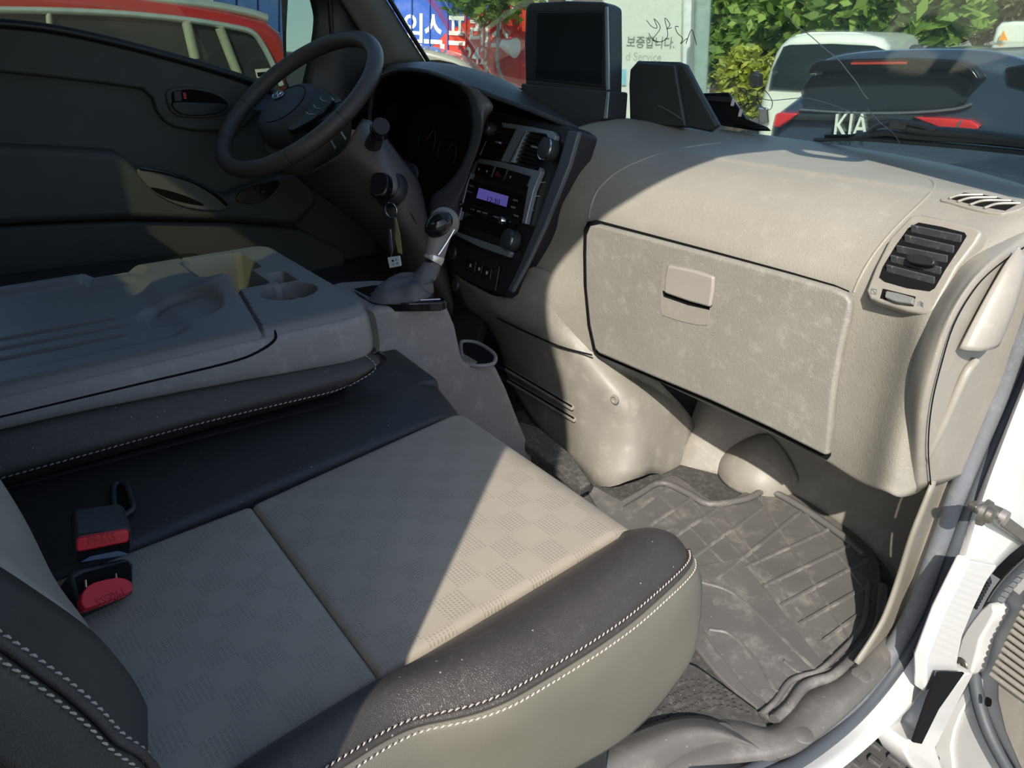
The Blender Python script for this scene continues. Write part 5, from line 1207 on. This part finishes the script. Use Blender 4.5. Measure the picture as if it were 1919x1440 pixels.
LD = leafmat('leaf_dark', (.03, .06, .025), (.07, .12, .04), (.16, .22, .08))
LY = leafmat('leaf_yellow', (.22, .28, .04), (.42, .48, .06), (.62, .62, .12))
BARK = mat('bark', (.10, .075, .05), .9, bump=1, bs=40)
def leaves(name, blobs, n, size, m, parent=None, seed=1):
    r = random.Random(seed); vs = []; F = []
    tot = sum(b[1][0]*b[1][1]*b[1][2] for b in blobs)
    for c, rad in blobs:
        k = int(n*rad[0]*rad[1]*rad[2]/tot)
        for _ in range(k):
            d = V((r.gauss(0, 1), r.gauss(0, 1), r.gauss(0, 1))).normalized(); q = r.random()**.4
            p = V(c)+V((d.x*rad[0]*q, d.y*rad[1]*q, d.z*rad[2]*q))
            a = V((r.gauss(0, 1), r.gauss(0, 1), r.gauss(0, .5))).normalized(); b = a.cross(V((r.gauss(0, 1), r.gauss(0, 1), r.gauss(0, 1)))).normalized(); s = size*r.uniform(.6, 1.3)
            o = len(vs); vs += [p-a*s, p+b*s*.45, p+a*s, p-b*s*.45]; F.append([o, o+1, o+2, o+3])
    return link(name, vs, F, m, parent, smooth=False, kind='stuff' if parent else None)
def tree(name, label, u, v, D, rad, n, size, m, base=None, seed=1, group=None, catg='tree'):
    c = EP(D).at(u, v); t = thing(name, label, catg, (c.x, c.y, -.35), group)
    r = random.Random(seed*3); bl = [(c, rad)]
    for _ in range(5): bl.append((c+V((r.uniform(-1, 1)*rad[0]*.8, r.uniform(-1, 1)*rad[1]*.6, r.uniform(-.6, .6)*rad[2])), tuple(x*r.uniform(.35, .55) for x in rad)))
    f = leaves('foliage', bl, n, size, m, t, seed)
    taper('trunk', [V((c.x, c.y, -.35)), V((c.x+.05, c.y, c.z*.4)), c], [.11, .08, .04], BARK, t, 10, n=3)
    for k in range(4):
        a = r.uniform(0, 6.28); taper('branch', [V((c.x, c.y, c.z*.6)), c+V((math.cos(a)*rad[0]*.4, math.sin(a)*rad[1]*.4, 0)), c+V((math.cos(a)*rad[0]*.8, math.sin(a)*rad[1]*.8, rad[2]*.4))], [.05, .03, .015], BARK, t, 8, n=3)
    return t
# container with painted lettering
CP9 = EP(9.0, 6)
BLUE = mat('container_blue', (.012, .075, .33), .5, var=.2, vs=2, dirt=((.25, .3, .35), 2.5, .35))
REDP = mat('container_red', (.62, .045, .02), .5, var=.2, vs=2, dirt=((.25, .06, .05), 2.5, .4))
WPT = mat('white_lettering', (.80, .84, .74), .6, var=.08, vs=3)
ct = thing('freight_container', 'blue and red painted freight container with white Korean lettering seen through the windshield', 'container', CP9.at(840, 260, -.5))
slab('container_wall', [(400, -160), (1010, -160), (1010, 330), (400, 330)], CP9, -2.0, 0, REDP, ct, bevel=.02)
slab('blue_paint', [(400, -158), (1008, -158), (1008, -30), (935, 6), (872, 40), (836, 62), (812, 85), (808, 94), (400, 94)], CP9, 0, .004, BLUE, ct, bevel=0)
slab('base_band', [(400, 94.5), (806, 94.5), (806, 328), (400, 328)], CP9, 0, .003, mat('band_grey', (.22, .24, .2), .7), ct, bevel=0)
for u in (440, 480, 520, 700, 735, 770, 804, 838, 872, 906, 940, 975): slab('wall_rib', [(u, -155), (u+2.0, -155), (u+2.0, 325), (u, 325)], CP9, .004, .035, BLUE if u < 870 else REDP, ct, bevel=0)
def ctext(s, u, v, wpx, hpx, pl=None, m_=WPT, par=None, nm='lettering', o=.006, D=9.0, sl=.06, bold=.02):
    pl = pl or CP9; return ptext(nm, s, pl, (u-wpx/2, v+hpx/2-sl*wpx/2), (u+wpx/2, v+hpx/2+sl*wpx/2), hpx/FPX*D*1.12, m_, par or ct, o, .004, bold)
for s, u in (('임', 775), ('스', 812), ('프', 855), ('레', 897), ('스', 937)): ctext(s, u, 60+(u-775)*.06, 34, 40)
ctext('1', 829, 98, 8, 18); ctext('-242', 887, 108, 52, 24); ctext('1', 892, 138, 8, 18); ctext('4', 909, 139, 13, 18)
for i, (u, v) in enumerate(((918, 26), (962, 24))):
    lathe('wall_fitting', [(.02, .12), (.05, .10), (.05, 0)], CP9.at(u, v, .01), CP9.n, WPT, ct, 12)
lamp_ = thing('work_lamp', 'white work lamp on a hanging cable before the red container wall', 'lamp', CP9.at(955, 88, .4))
taper('lamp_body', [CP9.at(940, 82, .3), CP9.at(955, 88, .35), CP9.at(966, 90, .4)], [.04, .07, .10], WPT, lamp_, 14)
tube('lamp_cable', [CP9.at(u, v, .3) for u, v in [(925, -40), (932, 20), (934, 60), (932, 110), (938, 140), (955, 160), (985, 172)]], .018, mat('cable_pale', (.35, .36, .32), .6), lamp_, n=4)
oc = EP(8.0).at(1040, 200); ot = thing('overhanging_tree', 'leafy branch hanging above the blue and red container', 'tree', (oc.x, oc.y, -.35))
leaves('foliage', [(EP(7.8).at(905, -48), (.62, .45, .42)), (EP(7.8).at(880, 0), (.16, .12, .14)), (EP(7.8).at(965, -20), (.3, .3, .3))], 1500, .06, LG, ot, 4)
taper('trunk', [V((oc.x, oc.y, -.35)), V((oc.x, oc.y, 1.2)), EP(8.0).at(1045, -60)], [.12, .10, .07], BARK, ot, 10, n=4)
taper('branch', [EP(8.0).at(1045, -60), EP(7.9).at(980, -70), EP(7.8).at(890, -50)], [.06, .045, .02], BARK, ot, 8, n=4)
# parked car roof between the hood and the container
pc = thing('parked_grey_car', 'olive grey car roof showing between dashboard hood and container', 'car', EP(5.5).at(850, 200))
E5 = EP(6.8, 0)
slab('car_roof', [(700, 92), (780, 90), (815, 96), (850, 106), (875, 118), (900, 140), (935, 160), (1000, 190), (1000, 300), (700, 300)], E5, -.9, 0, mat('olive_car_paint', (.17, .18, .13), .3, coat=.6), pc, n=2, bevel=.05, seg=4)
slab('roof_window', [(800, 112), (850, 118), (880, 132), (905, 152), (860, 150), (790, 140)], E5, .001, .006, GLOSSB, pc, n=2, bevel=0)
# white box with grey print
W8 = EP(8.4, 4)
wb_ = thing('white_box_body', 'white box truck side with faint grey Korean print behind the terminal', 'truck', W8.at(1220, 260))
WHB = mat('box_white', (.62, .66, .58), .5, var=.03)
slab('box_panel', [(1130, -60), (1282, -60), (1276, 250), (1130, 250)], W8, -2.2, 0, WHB, wb_, bevel=.03)
slab('corner_post', [(1283, -60), (1304, -60), (1294, 250), (1278, 250)], W8, -.3, .03, mat('box_post', (.7, .74, .7), .4), wb_, bevel=.02)
slab('blue_sill', [(1130, 128), (1174, 130), (1174, 160), (1130, 160)], W8, .001, .02, mat('pale_blue', (.25, .5, .6), .5), wb_, bevel=0)
GPR = mat('grey_print', (.17, .19, .16), .7)
ctext('보증합니다.', 1219, 82, 90, 17, W8, GPR, wb_, 'print', .004, 8.4, .03, .012)
ctext('d Service', 1206, 108, 66, 12, W8, mat('grey_print_faint', (.36, .40, .35), .7), wb_, 'print', .002, 8.4, .03, 0)
slab('bollard_post', [(1306, -60), (1338, -60), (1322, 260), (1296, 260)], EP(7.5), -.2, 0, mat('post_teal', (.28, .38, .33), .3), None, bevel=.03)
o = [x for x in bpy.data.objects if x.name == 'bollard_post'][0]; props(o, 'pale green metal post right of the white box truck', 'post')
# building behind the trees
BD = EP(18.0, 5)
bd = thing('house_facade', 'grey building wall with a white framed window behind the bushes', 'building', BD.at(1400, 400))
slab('facade_wall', [(1150, -160), (2100, -160), (2100, 260), (1150, 260)], BD, -.5, 0, mat('facade_grey', (.30, .31, .28), .9, var=.2, vs=1), bd, bevel=0)
wf = slab('window_frame', [(1368, 12), (1462, 14), (1462, 68), (1368, 66)], BD, .01, .12, WPT, bd, bevel=.01)
slab('window_pane', [(1380, 20), (1412, 21), (1411, 56), (1380, 55)], BD, .125, .13, GLOSSB, wf, bevel=0)
slab('window_pane', [(1422, 21), (1450, 22), (1449, 56), (1421, 56)], BD, .125, .13, GLOSSB, wf, bevel=0)
slab('window_ledge', [(1340, -8), (1560, -4), (1560, 4), (1340, 2)], BD, .0, .3, WPT, bd, bevel=.01)
for k in range(6): slab('cladding_joint', [(1150, 90+k*24), (2100, 96+k*24), (2100, 98+k*24), (1150, 92+k*24)], BD, .0, .02, mat('joint_grey', (.2, .2, .19), .9), bd, bevel=0)
tree('leafy_tree', 'broad leaved green tree behind the white van', 1600, 15, 12, (1.9, 1.1, .75), 4200, .14, LG, seed=2)
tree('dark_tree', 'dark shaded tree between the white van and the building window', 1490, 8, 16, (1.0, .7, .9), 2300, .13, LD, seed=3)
tree('hedge_tree', 'brown green hedge tree at the upper right above the dark car', 1850, 5, 16, (2.4, 1.0, .75), 3600, .12, leafmat('leaf_brown', (.10, .09, .04), (.22, .20, .09), (.36, .34, .16)), seed=5)
tree('narrow_tree', 'thin leafed tree just right of the pale green post', 1352, 20, 11, (.5, .4, 1.0), 1500, .10, LG, seed=6)
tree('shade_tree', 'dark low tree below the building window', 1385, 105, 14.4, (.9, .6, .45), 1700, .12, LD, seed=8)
tree('yellow_bush', 'yellow green bush left of the white van', 1392, 160, 9, (.36, .3, .42), 1300, .06, LY, seed=7, catg='bush')
# white van
VPn = EP(9.4, -30)
vn = thing('white_van', 'white van with a dark windshield parked behind the dark car', 'van', VPn.at(1540, 330))
WVAN = mat('van_white', (.74, .78, .68), .35, coat=.5, var=.02)
slab('van_body', [(1419, 235), (1424, 190), (1438, 140), (1452, 100), (1462, 84), (1478, 70), (1500, 65), (1570, 62), (1625, 64), (1655, 70), (1668, 84), (1672, 130), (1672, 300), (1419, 300)], VPn, -3.5, 0, WVAN, vn, n=1, bevel=.09, seg=4)
slab('van_windshield', [(1441, 168), (1448, 130), (1462, 100), (1468, 88), (1480, 84), (1560, 82), (1640, 86), (1660, 94), (1665, 168), (1520, 172)], VPn, .0, .02, mat('van_glass', (.02, .03, .035), .08), vn, n=0, bevel=.004)
slab('van_headlight', [(1420, 200), (1440, 202), (1442, 232), (1421, 234)], VPn, .001, .05, CHROME, vn, bevel=.02)
slab('van_mirror', [(1404, 140), (1412, 136), (1425, 140), (1424, 165), (1408, 166), (1403, 156)], VPn, -.1, .05, BLACKP, vn, n=1, bevel=.02)
slab('roof_bump', [(1490, 66), (1520, 60), (1600, 60), (1632, 64), (1630, 70), (1490, 70)], VPn, -1.5, -.1, WVAN, vn, bevel=.02)
# dark suv, its tailgate toward us
SP = EP(6.2, -44)
CARP = mat('dark_blue_paint', (.035, .055, .085), .25, coat=.8, var=.05)
sv = thing('dark_suv', 'dark blue suv with red tail lights seen through the windshield', 'car', SP.at(1650, 420))
slab('suv_body', [(1436, 245), (1446, 218), (1466, 200), (1500, 172), (1518, 138), (1530, 118), (1552, 106), (1600, 98), (1680, 93), (1760, 92), (1840, 94), (1885, 104), (1930, 118), (2040, 150), (2060, 240), (2060, 420), (1440, 420), (1432, 330)], SP, -3.9, 0, CARP, sv, n=2, bevel=.10, seg=4)
slab('roof_spoiler', [(1520, 122), (1536, 113), (1600, 110), (1700, 108), (1790, 112), (1820, 124), (1838, 150), (1826, 150), (1800, 132), (1700, 128), (1600, 132), (1530, 136), (1512, 140)], SP, .0, .12, GLOSSB, sv, bevel=.02)
slab('brake_strip', [(1594, 117), (1700, 116), (1700, 121), (1594, 122)], SP, .121, .13, mat('brake_red', (.45, .05, .03), .4), sv, bevel=.004)
slab('rear_glass', [(1500, 172), (1520, 142), (1600, 133), (1700, 130), (1790, 134), (1815, 146), (1822, 162), (1810, 192), (1785, 202), (1700, 207), (1580, 208), (1510, 204)], SP, .001, .02, mat('rear_glass_dark', (.02, .028, .035), .10), sv, n=1, bevel=.006)
slab('tailgate_band', [(1455, 212), (1620, 216), (1730, 216), (1730, 226), (1600, 230), (1452, 226)], SP, .001, .05, mat('band_dark', (.03, .035, .035), .3), sv, bevel=.02)
TL = mat('tail_light_red', (.62, .03, .03), .2, coat=.8)
slab('tail_light', [(1447, 238), (1452, 214), (1462, 211), (1496, 213), (1480, 226), (1460, 240)], SP, .02, .07, TL, sv, bevel=.012)
tl = slab('tail_light', [(1710, 219), (1780, 222), (1820, 226), (1836, 236), (1834, 243), (1800, 246), (1762, 240), (1730, 228)], SP, .02, .07, TL, sv, bevel=.012)
slab('reverse_lamp', [(1798, 226), (1804, 226), (1794, 243), (1788, 243)], SP, .071, .08, CHROME, tl, bevel=.004)
slab('quarter_glass', [(1882, 128), (1930, 118), (2040, 150), (2040, 180), (1960, 176), (1890, 160)], SP, .0, .02, GLOSSB, sv, bevel=.01)
ptext('badge', 'KIA', SP, (1563, 256), (1625, 257), .12, WPT, sv, .055, .01)
slab('roof_fin', [(1700, 94), (1708, 84), (1716, 84), (1726, 94)], SP, -1.0, -.9, BLACKP, sv, bevel=.01)
tube('gate_line', [SP.at(u, v, .02) for u, v in [(1500, 206), (1600, 212), (1700, 212), (1790, 205), (1822, 195)]], .008, mat('chrome_line', (.2, .22, .24), .3, metal=.5), sv, n=3)
# white vehicle with roof sign behind
T9 = EP(12.5, -42)
tx = thing('white_sign_car', 'white vehicle with an orange triangle sign at the far upper right', 'car', T9.at(1900, 300))
slab('car_body', [(1836, 100), (1850, 86), (1870, 84), (2050, 80), (2050, 300), (1836, 300)], T9, -3, 0, WVAN, tx, bevel=.08, seg=3)
slab('roof_box', [(1858, 84), (1866, 52), (1876, 42), (1900, 40), (2050, 38), (2050, 84)], T9, -1.2, -.05, WVAN, tx, bevel=.04, seg=3)
slab('triangle_sign', [(1880, 57), (1888, 76), (1872, 76)], T9, .0, .02, mat('sign_orange', (.85, .32, .02), .5), tx, bevel=0)
# red suv beyond the driver window
R3 = Pl((-2.7, 0, 0), (1, 0, .0))
rs = thing('red_suv', 'red estate car with chrome window trim outside the driver window', 'car', R3.at(250, 330))
REDC = mat('red_car_paint', (.42, .022, .02), .25, coat=.8, var=.05)
slab('car_body', [(-300, -45), (0, -30), (200, -12), (330, 6), (430, 22), (500, 38), (530, 60), (545, 100), (575, 180), (600, 300), (600, 420), (-300, 420)], R3, -1.7, 0, REDC, rs, bevel=.05, seg=4)
slab('side_glass', [(-300, 16), (0, 20), (120, 22), (240, 28), (360, 40), (450, 54), (478, 66), (500, 100), (522, 145), (530, 190), (300, 190), (-300, 150)], R3, .0, .012, mat('car_glass_dark', (.03, .035, .045), .08), rs, bevel=.004)
CT = mat('satin_chrome', (.62, .68, .68), .3, metal=.6)
tube('window_trim', [R3.at(u, v, .02) for u, v in [(-300, 15), (0, 19), (120, 21), (240, 27), (360, 39), (440, 52), (474, 62), (492, 84), (510, 118), (528, 160)]], .014, CT, rs, n=3)
for a, b in (((92, 24), (96, 80)), ((350, 42), (366, 110)), ((412, 52), (450, 150))):
    tube('pillar_trim', [R3.at(*a, .02), R3.at(*b, .02)], .012 if a[0] < 100 else .022, mat('pillar_cream', (.35, .38, .30), .4), rs)
tube('roof_rail', [R3.at(u, v, -.06) for u, v in [(150, -22), (240, -6), (330, 4), (400, 12), (470, 26), (500, 36)]], .022, CT, rs, n=3)
stk = slab('window_sticker', [(478, 130), (505, 128), (508, 145), (482, 146)], R3, .0135, .0145, GREYW, rs, bevel=0)
slab('sticker_print', [(482, 136), (504, 134), (506, 143), (484, 144)], R3, .015, .0155, DARK, stk, bevel=0)
# long low building, seen only in the door mirror
bl2 = thing('low_building', 'pale low building with grey roof reflected in the door mirror', 'building', (-2, -26, -.35))
box3('building_wall', -16, 12, -30, -26, -.35, 2.9, mat('stucco_pale', (.42, .42, .36), .9), bl2, bevel=.02)
rf = link('building_roof', [V((-16.4, -25.6, 2.9)), V((12.4, -25.6, 2.9)), V((12.4, -30.4, 2.9)), V((-16.4, -30.4, 2.9)), V((-15.5, -28, 4.4)), V((11.5, -28, 4.4))], [[0, 1, 5, 4], [1, 2, 5], [2, 3, 4, 5], [3, 0, 4], [3, 2, 1, 0]], mat('roof_slate', (.10, .105, .11), .8), bl2, smooth=False)
for k in range(10):
    x = -14+k*2.6; wf = box3('window', x, x+1.0, -26.02, -25.94, .6, 2.1, GLOSSB, bl2, bevel=0)
    lathe('window_arch', [(.5, 0), (.5, .06)], V((x+.5, -26, 2.1)), (0, 1, 0), GLOSSB, bl2, 16)
